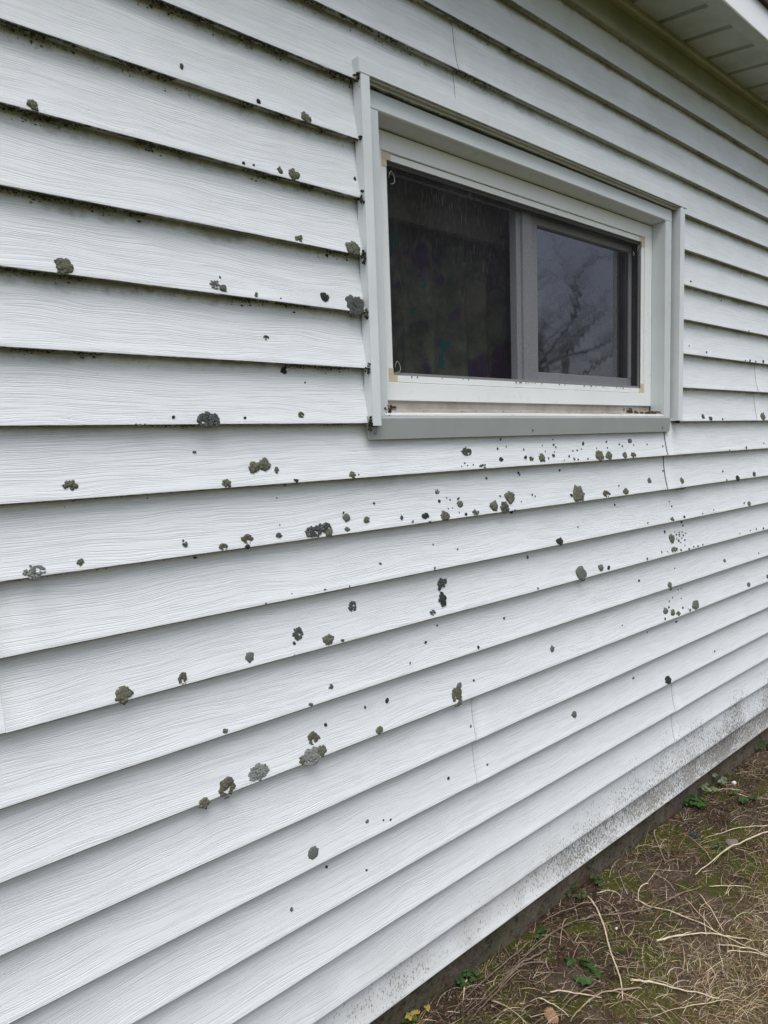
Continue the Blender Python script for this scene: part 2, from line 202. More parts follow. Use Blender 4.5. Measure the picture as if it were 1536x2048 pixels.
# ---------------------------------------------------------------- node helpers
class N:
    def __init__(s, name, rough=.5, spec=.4):
        s.m = bpy.data.materials.new(name); s.m.use_nodes = True; s.t = s.m.node_tree
        s.b = s.t.nodes['Principled BSDF']; s.out = s.t.nodes['Material Output']
        s.b.inputs['Roughness'].default_value = rough; s.b.inputs['Specular IOR Level'].default_value = spec
        s.tc = s.t.nodes.new('ShaderNodeTexCoord').outputs['Object']
    def link(s, a, b): s.t.links.new(a, b)
    def set(s, inp, v):
        if hasattr(v, 'is_linked') or isinstance(v, bpy.types.NodeSocket): s.link(v, inp)
        else: inp.default_value = v
    def map(s, scale=(1,1,1), loc=(0,0,0), vec=None):
        n = s.t.nodes.new('ShaderNodeMapping'); s.link(vec or s.tc, n.inputs['Vector']); n.inputs['Scale'].default_value = scale; n.inputs['Location'].default_value = loc; return n.outputs[0]
    def noise(s, scale, detail=3, rough=.5, vec=None, dist=0):
        n = s.t.nodes.new('ShaderNodeTexNoise'); s.link(vec or s.tc, n.inputs['Vector']); n.inputs['Scale'].default_value = scale
        n.inputs['Detail'].default_value = detail; n.inputs['Roughness'].default_value = rough; n.inputs['Distortion'].default_value = dist; return n.outputs['Fac']
    def vor(s, scale, vec=None, feat='F1'):
        n = s.t.nodes.new('ShaderNodeTexVoronoi'); s.link(vec or s.tc, n.inputs['Vector']); n.inputs['Scale'].default_value = scale; n.feature = feat; return n.outputs['Distance']
    def mr(s, v, a, b, c=0, d=1, smooth=False):
        n = s.t.nodes.new('ShaderNodeMapRange'); s.link(v, n.inputs['Value'])
        if smooth: n.interpolation_type = 'SMOOTHSTEP'
        for k, x in (('From Min', a), ('From Max', b), ('To Min', c), ('To Max', d)): s.set(n.inputs[k], x)
        return n.outputs[0]
    def math(s, op, a, b=0.):
        n = s.t.nodes.new('ShaderNodeMath'); n.operation = op; s.set(n.inputs[0], a); s.set(n.inputs[1], b); return n.outputs[0]
    def mix(s, f, a, b):
        n = s.t.nodes.new('ShaderNodeMix'); n.data_type = 'RGBA'; s.set(n.inputs['Factor'], f)
        for k, v in ((6, a), (7, b)):
            if isinstance(v, tuple): v = v if len(v) == 4 else (*v, 1)
            s.set(n.inputs[k], v)
        return n.outputs[2]
    def xyz(s, vec=None):
        n = s.t.nodes.new('ShaderNodeSeparateXYZ'); s.link(vec or s.tc, n.inputs[0]); return n.outputs
    def comb(s, x, y, z):
        n = s.t.nodes.new('ShaderNodeCombineXYZ'); s.set(n.inputs[0], x); s.set(n.inputs[1], y); s.set(n.inputs[2], z); return n.outputs[0]
    def bump(s, h, strength=.5, dist=.001, normal=None):
        n = s.t.nodes.new('ShaderNodeBump'); s.link(h, n.inputs['Height']); n.inputs['Strength'].default_value = strength; n.inputs['Distance'].default_value = dist
        if normal: s.link(normal, n.inputs['Normal'])
        return n.outputs[0]
    def normal(s): return s.t.nodes.new('ShaderNodeNewGeometry').outputs['Normal']
    def attr(s, name):
        n = s.t.nodes.new('ShaderNodeAttribute'); n.attribute_name = name; return n.outputs['Color']
    def col(s, v): s.set(s.b.inputs['Base Color'], v if not isinstance(v, tuple) else (*v, 1)); return s
    def nrm(s, v): s.link(v, s.b.inputs['Normal']); return s

# ---------------------------------------------------------------- materials
def siding_material():
    n = N('siding_vinyl', .42, .35)
    x, y, z = n.xyz()
    attr_u = n.attr('panel')                       # per-course random shift of the embossing
    sh = n.xyz(attr_u)[0]
    v0 = n.comb(n.math('ADD', n.math('MULTIPLY', x, 1.5), n.math('MULTIPLY', sh, 37.)), sh, n.math('MULTIPLY', z, 3.4))
    w1 = n.math('MULTIPLY', n.math('SUBTRACT', n.noise(1.6, 2, .5, v0), .5), .058)
    w2 = n.math('MULTIPLY', n.math('SUBTRACT', n.noise(7.0, 2, .5, v0), .5), .006)
    u = n.math('ADD', n.math('ADD', z, w1), w2)
    ln = n.noise(1.0, 1.5, .5, n.comb(n.math('MULTIPLY', x, 6.5), n.math('MULTIPLY', sh, 91.), n.math('MULTIPLY', u, 520.)))
    ph = n.math('MULTIPLY', n.noise(1.0, 1.5, .5, n.comb(n.math('MULTIPLY', x, 5.), n.math('MULTIPLY', sh, 31.), n.math('MULTIPLY', u, 60.))), 26.)
    sn = n.math('SINE', n.math('ADD', n.math('MULTIPLY', u, 1650.), ph))
    gate = n.mr(n.noise(1.0, 2, .5, n.comb(n.math('MULTIPLY', x, 11.), sh, n.math('MULTIPLY', u, 110.))), .38, .60)
    lines = n.math('MINIMUM', n.mr(ln, .36, .50, 0, 1), n.math('SUBTRACT', 1., n.math('MULTIPLY', n.mr(sn, .45, .95), gate)))
    fine = n.noise(1.0, 2, .6, n.comb(n.math('MULTIPLY', x, 45.), 0., n.math('MULTIPLY', u, 900.)))
    h = n.math('ADD', lines, n.math('MULTIPLY', fine, .35))
    n.nrm(n.bump(h, .6, .0006))
    base = n.mix(n.noise(1.1, 3, .55), (.725, .77, .80), (.785, .82, .85))
    # shade of the embossed grooves darkened into the colour, following the grain
    base = n.mix(n.math('MULTIPLY', n.mr(lines,   .7, .0), .24), base, (.40, .43, .45))
    # green-grey algae film, stronger toward the eave
    film = n.math('MULTIPLY', n.mr(n.noise(3.5, 5, .65), .35, .75), n.mr(z, .2, 1.3, .03, .42))
    base = n.mix(film, base, (.40, .44, .38))
    # small dirt flecks everywhere
    fl = n.mr(n.vor(70.), .10, .04); flm = n.mr(n.noise(5., 3), .60, .68)
    base = n.mix(n.math('MULTIPLY', n.math('MULTIPLY', fl, flm), .55), base, (.16, .17, .14))
    # mildew speckle on the two lowest courses, creeping up
    sv = n.map((1., 1., .42))
    sp = n.noise(210., 3.5, .75, sv)
    big = n.noise(4.5, 4, .6)
    dens = n.math('ADD', n.math('ADD', n.mr(z, -1.18, -1.45, 0, .14), n.mr(z, -1.385, -1.41, 0, .05)), n.math('ADD', n.mr(x, .6, 2.6, -.02, .17), n.mr(z, -1.47, -1.50, 0, -.06)))
    lift = n.math('MULTIPLY', n.math('SUBTRACT', big, .5), .34)
    thr = n.math('SUBTRACT', n.math('SUBTRACT', .78, dens), lift)
    low = n.mr(z, -1.10, -1.30)
    spk = n.math('MULTIPLY', n.mr(n.math('SUBTRACT', sp, thr), .0, .05), low)
    base = n.mix(n.math('MULTIPLY', spk, .92), base, (.07, .068, .058))
    stain = n.math('MULTIPLY', n.math('MULTIPLY', n.mr(z, -1.28, -1.44), n.mr(n.noise(9., 4), .2, .7)), .52)
    base = n.mix(stain, base, (.40, .385, .35))
    # a brush of algae hanging just under each lap (upper courses)
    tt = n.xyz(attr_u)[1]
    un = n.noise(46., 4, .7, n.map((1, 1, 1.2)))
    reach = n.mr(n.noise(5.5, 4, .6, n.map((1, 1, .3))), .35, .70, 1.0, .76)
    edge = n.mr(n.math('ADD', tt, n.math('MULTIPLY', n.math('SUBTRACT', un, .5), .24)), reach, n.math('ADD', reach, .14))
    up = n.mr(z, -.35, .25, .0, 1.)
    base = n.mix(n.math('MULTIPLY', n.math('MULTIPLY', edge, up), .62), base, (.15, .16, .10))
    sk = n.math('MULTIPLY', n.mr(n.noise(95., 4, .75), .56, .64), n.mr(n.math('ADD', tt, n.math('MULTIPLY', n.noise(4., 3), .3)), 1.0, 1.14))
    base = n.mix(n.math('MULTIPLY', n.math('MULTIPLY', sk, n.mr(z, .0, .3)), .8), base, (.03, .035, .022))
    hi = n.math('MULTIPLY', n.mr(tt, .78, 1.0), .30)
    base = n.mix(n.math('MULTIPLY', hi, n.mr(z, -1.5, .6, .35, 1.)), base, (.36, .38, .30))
    # sooty black-green algae on the underside and lip
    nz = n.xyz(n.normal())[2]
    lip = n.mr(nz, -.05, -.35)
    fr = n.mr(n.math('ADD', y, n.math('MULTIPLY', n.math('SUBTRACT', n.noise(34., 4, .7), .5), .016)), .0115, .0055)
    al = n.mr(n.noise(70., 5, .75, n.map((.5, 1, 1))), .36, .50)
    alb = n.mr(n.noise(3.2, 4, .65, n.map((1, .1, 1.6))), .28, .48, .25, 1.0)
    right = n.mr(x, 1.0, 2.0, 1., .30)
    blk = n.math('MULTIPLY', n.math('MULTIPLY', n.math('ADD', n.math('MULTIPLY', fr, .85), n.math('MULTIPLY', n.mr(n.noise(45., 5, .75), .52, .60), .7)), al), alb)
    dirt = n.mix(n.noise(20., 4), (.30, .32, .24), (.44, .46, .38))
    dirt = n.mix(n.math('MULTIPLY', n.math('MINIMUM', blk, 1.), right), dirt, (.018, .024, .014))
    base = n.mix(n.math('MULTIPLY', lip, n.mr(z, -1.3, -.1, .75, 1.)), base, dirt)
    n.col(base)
    n.set(n.b.inputs['Roughness'], n.mr(n.noise(30., 3), .3, .7, .36, .55))
    return n.m

def vinyl(name, c, rough=.4, grime=.25, gcol=(.30, .31, .24), s=6., spec=.4):
    n = N(name, rough, spec)
    g = n.math('MULTIPLY', n.mr(n.noise(s, 6, .65), .42, .75), grime)
    col = n.mix(g, c, gcol)
    sp = n.math('MULTIPLY', n.mr(n.vor(120.), .10, .05), n.mr(n.noise(14., 3), .58, .66))
    col = n.mix(n.math('MULTIPLY', sp, .5), col, (.10, .10, .08))
    n.col(col); n.nrm(n.bump(n.noise(60., 3), .12, .0006))
    n.set(n.b.inputs['Roughness'], n.mr(n.noise(20., 3), .3, .7, rough-.08, rough+.12))
    return n.m

M_SID = siding_material()
M_TRIM = vinyl('trim_vinyl', (.71, .76, .78), .38, .22)
M_CASE = vinyl('casing_aluminium', (.60, .65, .66), .34, .18)
M_SILL = vinyl('sill_aluminium', (.35, .38, .38), .36, .25, (.22, .22, .19))
M_FRAME = vinyl('window_frame_vinyl', (.80, .83, .83), .32, .12, (.45, .44, .36))
M_TRACK = vinyl('sill_track_vinyl', (.40, .375, .335), .5, .8, (.17, .13, .09), 9.)
M_KEY = vinyl('aged_corner_key', (.60, .53, .38), .5, .4, (.40, .32, .2), 40.)
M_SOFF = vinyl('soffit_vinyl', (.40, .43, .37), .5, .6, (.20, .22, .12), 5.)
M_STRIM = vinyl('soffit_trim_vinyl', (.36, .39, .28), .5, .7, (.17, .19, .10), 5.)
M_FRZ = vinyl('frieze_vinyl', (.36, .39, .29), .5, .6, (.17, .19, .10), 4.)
M_FASC = N('fascia_aluminium', .3).col((.87, .89, .92)).m
M_GASKET_GAP = N('black_gasket_gap_shade', .5).col((.012, .012, .014)).m  # gasket rubber; also the black that stands for shade in gaps
M_METAL = N('screw_metal', .35).col((.28, .29, .28)); M_METAL.b.inputs['Metallic'].default_value = .7; M_METAL = M_METAL.m
M_LOOP = N('pull_loop_plastic', .5).col((.34, .33, .30)).m

def m_screen():
    n = N('screen_mesh', .8, .1)
    v = n.map((420., 1, 26.)); sc = n.mr(n.noise(1., 2.5, .6, v), .575, .72)
    v2 = n.map((10., 1, 300.)); sc2 = n.mr(n.noise(1., 3, .7, v2), .66, .78)
    z = n.xyz()[2]
    scr = n.math('ADD', n.math('MULTIPLY', sc, n.math('MULTIPLY', n.mr(z, .12, .60, .06, .8), n.mr(n.noise(3.5, 3), .35, .65, .2, 1.))), n.math('MULTIPLY', sc2, .16))
    dust = n.mr(n.noise(5., 5, .6), .35, .75)
    c = n.mix(dust, (.030, .030, .036), (.07, .07, .08)); c = n.mix(n.math('MULTIPLY', scr, .7), c, (.40, .41, .40))
    n.col(c)
    # woven wires: a soft cross-hatch of cover
    wv = n.noise(1., 1, .5, n.map((700., 1, 90.))); wh = n.noise(1., 1, .5, n.map((90., 1, 700.)))
    cover = n.math('ADD', .34, n.math('MULTIPLY', n.math('SUBTRACT', n.math('ADD', wv, wh), 1.), .35))
    cover = n.math('ADD', cover, n.math('MULTIPLY', scr, .30))
    tr = n.t.nodes.new('ShaderNodeBsdfTransparent'); mx = n.t.nodes.new('ShaderNodeMixShader')
    n.link(cover, mx.inputs[0]); n.link(tr.outputs[0], mx.inputs[1]); n.link(n.b.outputs[0], mx.inputs[2]); n.link(mx.outputs[0], n.out.inputs[0])
    return n.m
def m_glass():
    n = N('window_glass', .0)
    gl = n.t.nodes.new('ShaderNodeBsdfGlossy'); gl.inputs['Roughness'].default_value = .035; gl.inputs['Color'].default_value = (.93, .90, 1.0, 1)
    tr = n.t.nodes.new('ShaderNodeBsdfTransparent'); tr.inputs['Color'].default_value = (.80, .84, .82, 1)
    fr = n.t.nodes.new('ShaderNodeFresnel'); fr.inputs['IOR'].default_value = 4.2
    wav = n.t.nodes.new('ShaderNodeTexWave'); wav.wave_type = 'RINGS'; wav.rings_direction = 'SPHERICAL'; wav.inputs['Scale'].default_value = 9.; wav.inputs['Distortion'].default_value = 2.2; wav.inputs['Detail'].default_value = 1
    n.link(n.map((1, 1, 1), (-1.75, 0, -.18)), wav.inputs['Vector'])
    hh = n.math('ADD', n.math('MULTIPLY', wav.outputs['Fac'], .26), n.noise(6., 1.5))
    b = n.bump(hh, .09, .0012)
    for q in (gl, fr): n.link(b, q.inputs['Normal'])
    mx = n.t.nodes.new('ShaderNodeMixShader')
    n.link(fr.outputs[0], mx.inputs[0]); n.link(tr.outputs[0], mx.inputs[1]); n.link(gl.outputs[0], mx.inputs[2]); n.link(mx.outputs[0], n.out.inputs[0])
    return n.m
M_SCREEN, M_GLASS = m_screen(), m_glass()
def m_curtain():
    n = N('floral_curtain', .9, .05)
    a = n.mr(n.noise(9., 4, .6), .40, .60); base = n.mix(a, (.040, .052, .036), (.105, .112, .078))
    p = n.mr(n.noise(6.5, 3, .6, n.map((1, 1, .8), (4, 0, 2))), .51, .57); base = n.mix(p, base, (.035, .018, .05))
    t = n.mr(n.noise(7.5, 3, .55, n.map((1, 1, .9), (11, 0, 5))), .60, .64); base = n.mix(t, base, (.008, .075, .08))
    r = n.mr(n.noise(12., 2, .5, n.map((1, 1, 1), (1, 0, 9))), .63, .67); base = n.mix(r, base, (.10, .06, .045))
    return n.col(base).m
M_CURT = m_curtain()
M_ROOM = N('room_paint', .9).col((.10, .105, .10)).m
def m_foundation():
    n = N('foundation_concrete', .92, .15)
    c = n.mix(n.mr(n.noise(7., 6, .65), .3, .7), (.19, .165, .13), (.075, .060, .045))
    c = n.mix(n.math('MULTIPLY', n.mr(n.noise(3., 5, .6), .50, .66), .75), c, (.075, .085, .038))
    c = n.mix(n.math('MULTIPLY', n.mr(n.noise(11., 4), .58, .68), .7), c, (.13, .06, .035))
    c = n.mix(n.mr(n.noise(55., 5, .75), .50, .66), c, (.035, .030, .022)); n.col(c); n.nrm(n.bump(n.noise(90., 5, .7), 1., .006)); return n.m
M_FOUND = m_foundation()
def m_ground():
    n = N('ground_soil', .95, .12)
    x, y, z = n.xyz()
    soil = n.mix(n.mr(n.noise(30., 6, .7), .3, .7), (.020, .013, .009), (.070, .048, .034))
    soil = n.mix(n.math('MULTIPLY', n.mr(n.noise(4., 4), .52, .62), .5), soil, (.13, .10, .08))
    dry = n.mix(n.noise(60., 4), (.075, .052, .024), (.17, .12, .055))
    moss = n.mix(n.noise(80., 4), (.026, .036, .006), (.085, .095, .014))
    out = n.mr(n.math('ADD', y, n.math('MULTIPLY', n.math('SUBTRACT', n.noise(3.2, 4), .5), .45)), -.28, -.62)
    c = n.mix(n.mr(n.noise(5.5, 5, .65, n.map((1, 1, 1), (3, 7, 0))), .49, .56), soil, moss)
    c = n.mix(n.math('MULTIPLY', out, .8), c, dry)
    far = n.mr(y, -1.5, -4.); c = n.mix(far, c, n.mix(n.noise(2., 5), (.05, .065, .02), (.12, .11, .05)))
    n.col(c); n.nrm(n.bump(n.math('ADD', n.noise(70., 6, .75), n.math('MULTIPLY', n.vor(110.), .5)), 1., .008)); return n.m
M_GROUND = m_ground()
def m_plain(name, a, b, s=40., rough=.85, bump=0.):
    n = N(name, rough, .2); n.col(n.mix(n.mr(n.noise(s, 4, .6), .3, .7), a, b))
    if bump: n.nrm(n.bump(n.noise(s*3, 4, .7), .8, bump))
    return n.m
def m_attr(name, rough=.8):
    n = N(name, rough, .25); c = n.t.nodes.new('ShaderNodeAttribute'); c.attribute_name = 'tint'; n.link(c.outputs['Color'], n.b.inputs['Base Color']); return n.m
M_TINT = m_attr('plant_fibre')
LICH = {'o': m_plain('lichen_olive', (.075, .08, .058), (.20, .205, .15), 260., .95, .002),
        'c': m_plain('lichen_olive_brown', (.06, .062, .044), (.165, .16, .115), 260., .95, .002),
        'f': m_plain('lichen_dark_grey', (.045, .052, .052), (.16, .175, .165), 420., .95, .002),
        's': m_plain('lichen_pale_grey', (.10, .115, .105), (.38, .40, .385), 420., .95, .002),
        'g': m_plain('lichen_grey', (.10, .115, .105), (.17, .185, .17), 300., .95, .002),
        'b': m_plain('lichen_black', (.016, .018, .016), (.07, .075, .07), 300., .95, .002)}
STK = {'pale': m_plain('stem_pale', (.42, .34, .235), (.66, .57, .44), 70., .8, .001),
       'tan': m_plain('stem_tan', (.24, .18, .12), (.40, .32, .22), 70., .8, .001),
       'brown': m_plain('stem_brown', (.11, .08, .062), (.23, .175, .135), 70., .85, .001)}

# ---------------------------------------------------------------- object helpers
def link(name, me, mat=None, parent=None):
    o = bpy.data.objects.new(name, me); C.objects.link(o)
    if mat: me.materials.append(mat)
    if parent: o.parent = parent
    return o
def from_bm(name, bm, mat=None, parent=None, smooth=False):
    me = bpy.data.meshes.new(name); bm.normal_update(); bm.to_mesh(me); bm.free()
    if smooth:
        for p in me.polygons: p.use_smooth = True
    return link(name, me, mat, parent)
def empty(name, parent=None, loc=(0, 0, 0)):
    o = bpy.data.objects.new(name, None); C.objects.link(o); o.empty_display_size = .1; o.location = loc
    if parent: o.parent = parent
    return o
def tag(o, label=None, cat=None, group=None, kind=None):
    if label: o['label'] = label
    if cat: o['category'] = cat
    if group: o['group'] = group
    if kind: o['kind'] = kind
    return o
def box(bm, x0, x1, y0, y1, z0, z1, bev=0.):
    r = bmesh.ops.create_cube(bm, size=1.)
    vs = r['verts']
    for v in vs:
        v.co = Vector((x0 if v.co.x < 0 else x1, y0 if v.co.y < 0 else y1, z0 if v.co.z < 0 else z1))
    if bev:
        es = list({e for v in vs for e in v.link_edges})
        bmesh.ops.bevel(bm, geom=es, offset=bev, segments=2, affect='EDGES', profile=.5)
def boxes(name, L, mat, parent, bev=.0012):
    bm = bmesh.new()
    for b in L: box(bm, *b, bev=bev)
    return from_bm(name, bm, mat, parent)
def extrude_x(name, pts, x0, x1, mat, parent, nx=1, smooth=False, wob=0., seed=0, closed=False):
    """sweep a (y, z) outline along X"""
    bm = bmesh.new(); rows = []
    for i in range(nx+1):
        x = x0+(x1-x0)*i/nx
        dy = wob*mn.noise(Vector((x*2.1, seed, 0))); dz = wob*mn.noise(Vector((x*1.7, seed+9, 3)))
        rows.append([bm.verts.new((x, p[0]+dy, p[1]+dz)) for p in pts])
    m = len(pts)
    for i in range(nx):
        for j in range(m if closed else m-1):
            k = (j+1) % m
            bm.faces.new((rows[i][j], rows[i+1][j], rows[i+1][k], rows[i][k]))
    if closed:
        bm.faces.new(rows[0]); bm.faces.new(list(reversed(rows[-1])))
    return from_bm(name, bm, mat, parent, smooth)
def tube(bm, pts, rads, n=6, squash=1.):
    P = [Vector(p) for p in pts]; rings = []
    for i, p in enumerate(P):
        d = (P[min(i+1, len(P)-1)]-P[max(i-1, 0)]).normalized()
        a = d.cross(Vector((0, 0, 1)));
        if a.length < 1e-3: a = d.cross(Vector((1, 0, 0)))
        a.normalize(); b = d.cross(a).normalized()
        rings.append([bm.verts.new(p+(a*math.cos(t)+b*math.sin(t)*squash)*rads[i]) for t in [2*math.pi*k/n for k in range(n)]])
    for i in range(len(rings)-1):
        for k in range(n):
            bm.faces.new((rings[i][k], rings[i][(k+1) % n], rings[i+1][(k+1) % n], rings[i+1][k]))
    bm.faces.new(list(reversed(rings[0]))); bm.faces.new(rings[-1])

# ================================================================ HOUSE
house = empty('house'); house.location = (2.0, 0, -1.6)
tag(house, 'white vinyl sided house wall with one recessed window and an overhanging eave', 'house')
bpy.context.view_layer.update()
HO = Vector(house.location)
def hp(o):               # parts are modelled in world coordinates; keep them there under the house empty
    o.parent = house; o.matrix_parent_inverse = Matrix.Translation(-HO); return o

# openings: siding is left out behind the window
WX0, WX1, WZ0, WZ1 = .972, 2.435, -.02, .775
SEAMS = {}               # course index -> seam X list, double-course panels share a seam
def ci(k): return BOT.index(next(b for b in BOT if abs(b+k*PITCH) < 1e-6))
for ks, x in (((0, -1), 3.165), ((1, 2), 2.358), ((7, 8), 1.292), ((3, 4), .158), ((9, 10), 2.436)):
    for k in ks: SEAMS.setdefault(ci(k), []).append(x)
i7 = BOT.index(.887)
for i in (i7,): SEAMS.setdefault(i, []).append(1.280)
SEAMS.setdefault(i7-1, []).append(1.279)
for i in range(len(BOT)):                          # seams outside the photo, staggered
    SEAMS.setdefault(i, []).append(5.0+((i//2) % 3)*.45); SEAMS[i].append(-.9-((i//2) % 3)*.35)
bm = bmesh.new()
lay = bm.loops.layers.float_color.new('panel')
def course(i):
    b = BOT[i]; top = BOT[i+1] if i+1 < len(BOT) else 1.335
    H = top-b; deep = .020 if i < len(BOT)-1 else .028
    xs = sorted(set([X0, X1]+[s for s in SEAMS[i] if X0 < s < X1]))
    for si in range(len(xs)-1):
        a, c = xs[si], xs[si+1]
        spans = [(a, c)]
        if b+.02 < WZ1 and top-.02 > WZ0:        # the window hole
            ns = []
            for (p, q) in spans:
                if q <= WX0 or p >= WX1: ns.append((p, q)); continue
                if p < WX0: ns.append((p, WX0))
                if q > WX1: ns.append((WX1, q))
            spans = ns
        for (p, q) in spans:
            nx = max(1, int((q-p)/.06)); rows = []
            for ix in range(nx+1):
                x = p+(q-p)*ix/nx
                wy = .0016*mn.noise(Vector((x*1.9, i*3.1, 0)))+.0006*mn.noise(Vector((x*7, i*5.3, 2)))
                wz = .0014*mn.noise(Vector((x*1.3, i*7.7, 5)))
                edge = 0.
                if si > 0 and a > -5: edge = -(.0042 if BOT[i] in (BOT[ci(1)], BOT[ci(2)]) and abs(a-2.358) < .01 else .0021)*max(0., 1-(x-a)/.35)**1.5      # right panel laps over the left one
                pts = []
                pts.append((deep, b+.003)); pts.append((.0035, b-.0005)); pts.append((.0012, b-.0012)); pts.append((0., b+.0002)); pts.append((-.0002, b+.0022))
                for t in (.08, .2, .35, .5, .65, .8, .92, 1.0):
                    pts.append((DEP*(1-(1-t)**1.9), b+H*t))
                pts.append((DEP+.0005, b+H*1.0+.012))
                rows.append([(bm.verts.new((x, py+wy+edge, pz+wz)), ) for (py, pz) in pts])
                tv = [1.02, 0, 0, 0, 0, .08, .2, .35, .5, .65, .8, .92, 1.0, 1.05]
            for ix in range(nx):
                for j in range(len(tv)-1):
                    f = bm.faces.new((rows[ix][j][0], rows[ix+1][j][0], rows[ix+1][j+1][0], rows[ix][j+1][0])); f.smooth = True
                    tt = (tv[j], tv[j], tv[j+1], tv[j+1])
                    if j == 0: tt = (0, 0, 0, 0)
                    for lp, t in zip(f.loops, tt): lp[lay] = (((i*.6180339) % 1), t, 0, 1)
            if si > 0 and p == a:                 # the cut end of the lapping panel
                for j in range(len(tv)-1):
                    v0, v1 = rows[0][j][0], rows[0][j+1][0]
                    w0 = bm.verts.new(v0.co+Vector((0, .0013, 0))); w1 = bm.verts.new(v1.co+Vector((0, .0013, 0)))
                    f = bm.faces.new((v0, v1, w1, w0))
                    for lp in f.loops: lp[lay] = (.5, .5, 0, 1)
for i in range(len(BOT)): course(i)
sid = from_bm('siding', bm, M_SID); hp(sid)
sid['label'] = 'white wood-grained vinyl lap siding with algae under its laps'
# frieze course at the top: olive colour takes in algae and the eave's deep shade
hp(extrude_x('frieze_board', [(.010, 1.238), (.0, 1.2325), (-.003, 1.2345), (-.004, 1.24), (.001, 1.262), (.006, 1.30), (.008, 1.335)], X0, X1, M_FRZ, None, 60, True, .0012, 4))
# foundation and sheathing
bm = bmesh.new(); 
nx, nz = 170, 6; rows = []
for i in range(nx+1):
    x = X0+(X1-X0)*i/nx
    rows.append([bm.verts.new((x, .030+.004*mn.noise(Vector((x*6, j*.5, 1)))-(.003 if j == 0 else 0), -1.85+.36*j/nz)) for j in range(nz+1)])
for i in range(nx):
    for j in range(nz): bm.faces.new((rows[i][j], rows[i+1][j], rows[i+1][j+1], rows[i][j+1]))
for i in range(nx):
    pass
fo = from_bm('foundation', bm, M_FOUND, None, True); hp(fo)
M_SHEATH = N('dark_sheathing', .9).col((.05, .05, .045)).m
sh = boxes('sheathing', [(X0, WX0+.045, .024, .055, -1.50, 1.40), (WX1-.045, X1, .024, .055, -1.50, 1.40), (WX0+.045, WX1-.045, .024, .055, -1.50, -.03), (WX0+.045, WX1-.045, .024, .055, .74, 1.40)], M_SHEATH, None, 0); hp(sh)
# other walls of the house (never in the photo, closes the volume)
ow_ = boxes('end_wall', [(X0-.12, X0, .0, 6.2, -1.85, 1.42), (X1, X1+.12, .0, 6.2, -1.85, 1.42), (X0, X1, 6.08, 6.2, -1.85, 1.42)], M_TRIM, None, 0); hp(ow_)
# room behind the window
RX0, RX1, RY0, RY1, RZ0, RZ1 = .2, 3.4, .16, 3.2, -1.2, 1.2
bm = bmesh.new(); box(bm, RX0, RX1, RY0, RY1, RZ0, RZ1)
for f in bm.faces: f.normal_flip()
bm.faces.ensure_lookup_table()
ff = [f for f in bm.faces if abs(f.calc_center_median().y-RY0) < 1e-4]; bmesh.ops.delete(bm, geom=ff, context='FACES')
room = from_bm('room', bm, M_ROOM); hp(room)
fr = boxes('inner_wall', [(RX0, 1.03, .150, .162, RZ0, RZ1), (2.33, RX1, .150, .162, RZ0, RZ1), (1.03, 2.33, .150, .162, RZ0, .02), (1.03, 2.33, .150, .162, .72, RZ1)], M_ROOM, None, 0); hp(fr)

# ---- eave: soffit, trims, fascia, roof
SX = 2.219; SP = .1747
def soff_z(y): return 1.330+(1.300-1.330)*(y+.0)/(-.19)
bm = bmesh.new(); prof_x = []
k0 = math.floor((X0-SX)/SP)
x = SX+k0*SP
while x < X1+SP:
    prof_x += [(x, 0.), (x+.0015, .013), (x+.020, .0135), (x+.028, .001)]
    x += SP
vin = [bm.verts.new((px, .02, soff_z(.02)+dz*1.8)) for px, dz in prof_x]; vout = [bm.verts.new((px, -.205, soff_z(-.205)+dz)) for px, dz in prof_x]
for i in range(len(prof_x)-1): bm.faces.new((vin[i], vin[i+1], vout[i+1], vout[i]))
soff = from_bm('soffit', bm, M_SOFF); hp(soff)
hp(extrude_x('soffit_channel', [(.006, 1.312), (-.016, 1.310), (-.022, 1.314), (-.022, 1.3275), (-.018, 1.3285), (-.018, 1.345), (.01, 1.345)], X0, X1, M_STRIM, None, 30, False, .0014, 2))
hp(extrude_x('soffit_edge_trim', [(-.186, 1.2995), (-.186, 1.2955), (-.230, 1.2905), (-.230, 1.296)], X0, X1, M_SOFF, None, 20, False, .0006, 3))
hp(extrude_x('fascia', [(-.228, 1.2905), (-.2315, 1.290), (-.2325, 1.292), (-.2320, 1.385), (-.214, 1.390)], X0, X1, M_FASC, None, 30, False, .0008, 6))
M_ROOF = m_plain('roof_shingle', (.03, .03, .032), (.075, .072, .07), 120., .9, .003)
hp(extrude_x('roof', [(-.245, 1.384), (-.247, 1.394), (2.95, 2.36), (6.5, 1.30), (6.5, 1.28), (2.95, 2.33), (-.20, 1.388)], X0-.3, X1+.3, M_ROOF, None, 40, False, 0, 0, True))

# ================================================================ WINDOW (part of the house; its pieces are sub-parts)
win = empty('window'); win.parent = house; win.matrix_parent_inverse = Matrix.Translation(-HO); win.location = (1.7, .02, .35)
win['label'] = 'recessed white sliding window with a dark insect screen'
WO = Vector(win.location)
def wp(o, label=None):
    o.parent = win; o.matrix_parent_inverse = Matrix.Translation(-WO)
    if label: o['label'] = label
    return o
def wx(name, pts, x0, x1, mat, label=None, closed=True, nx=1, wob=0, seed=0): return wp(extrude_x(name, pts, x0, x1, mat, None, nx, False, wob, seed, closed), label)
def wbox(name, L, mat, bev=.0012, label=None): return wp(boxes(name, L, mat, None, bev), label)
TL, TR = .951, 2.462
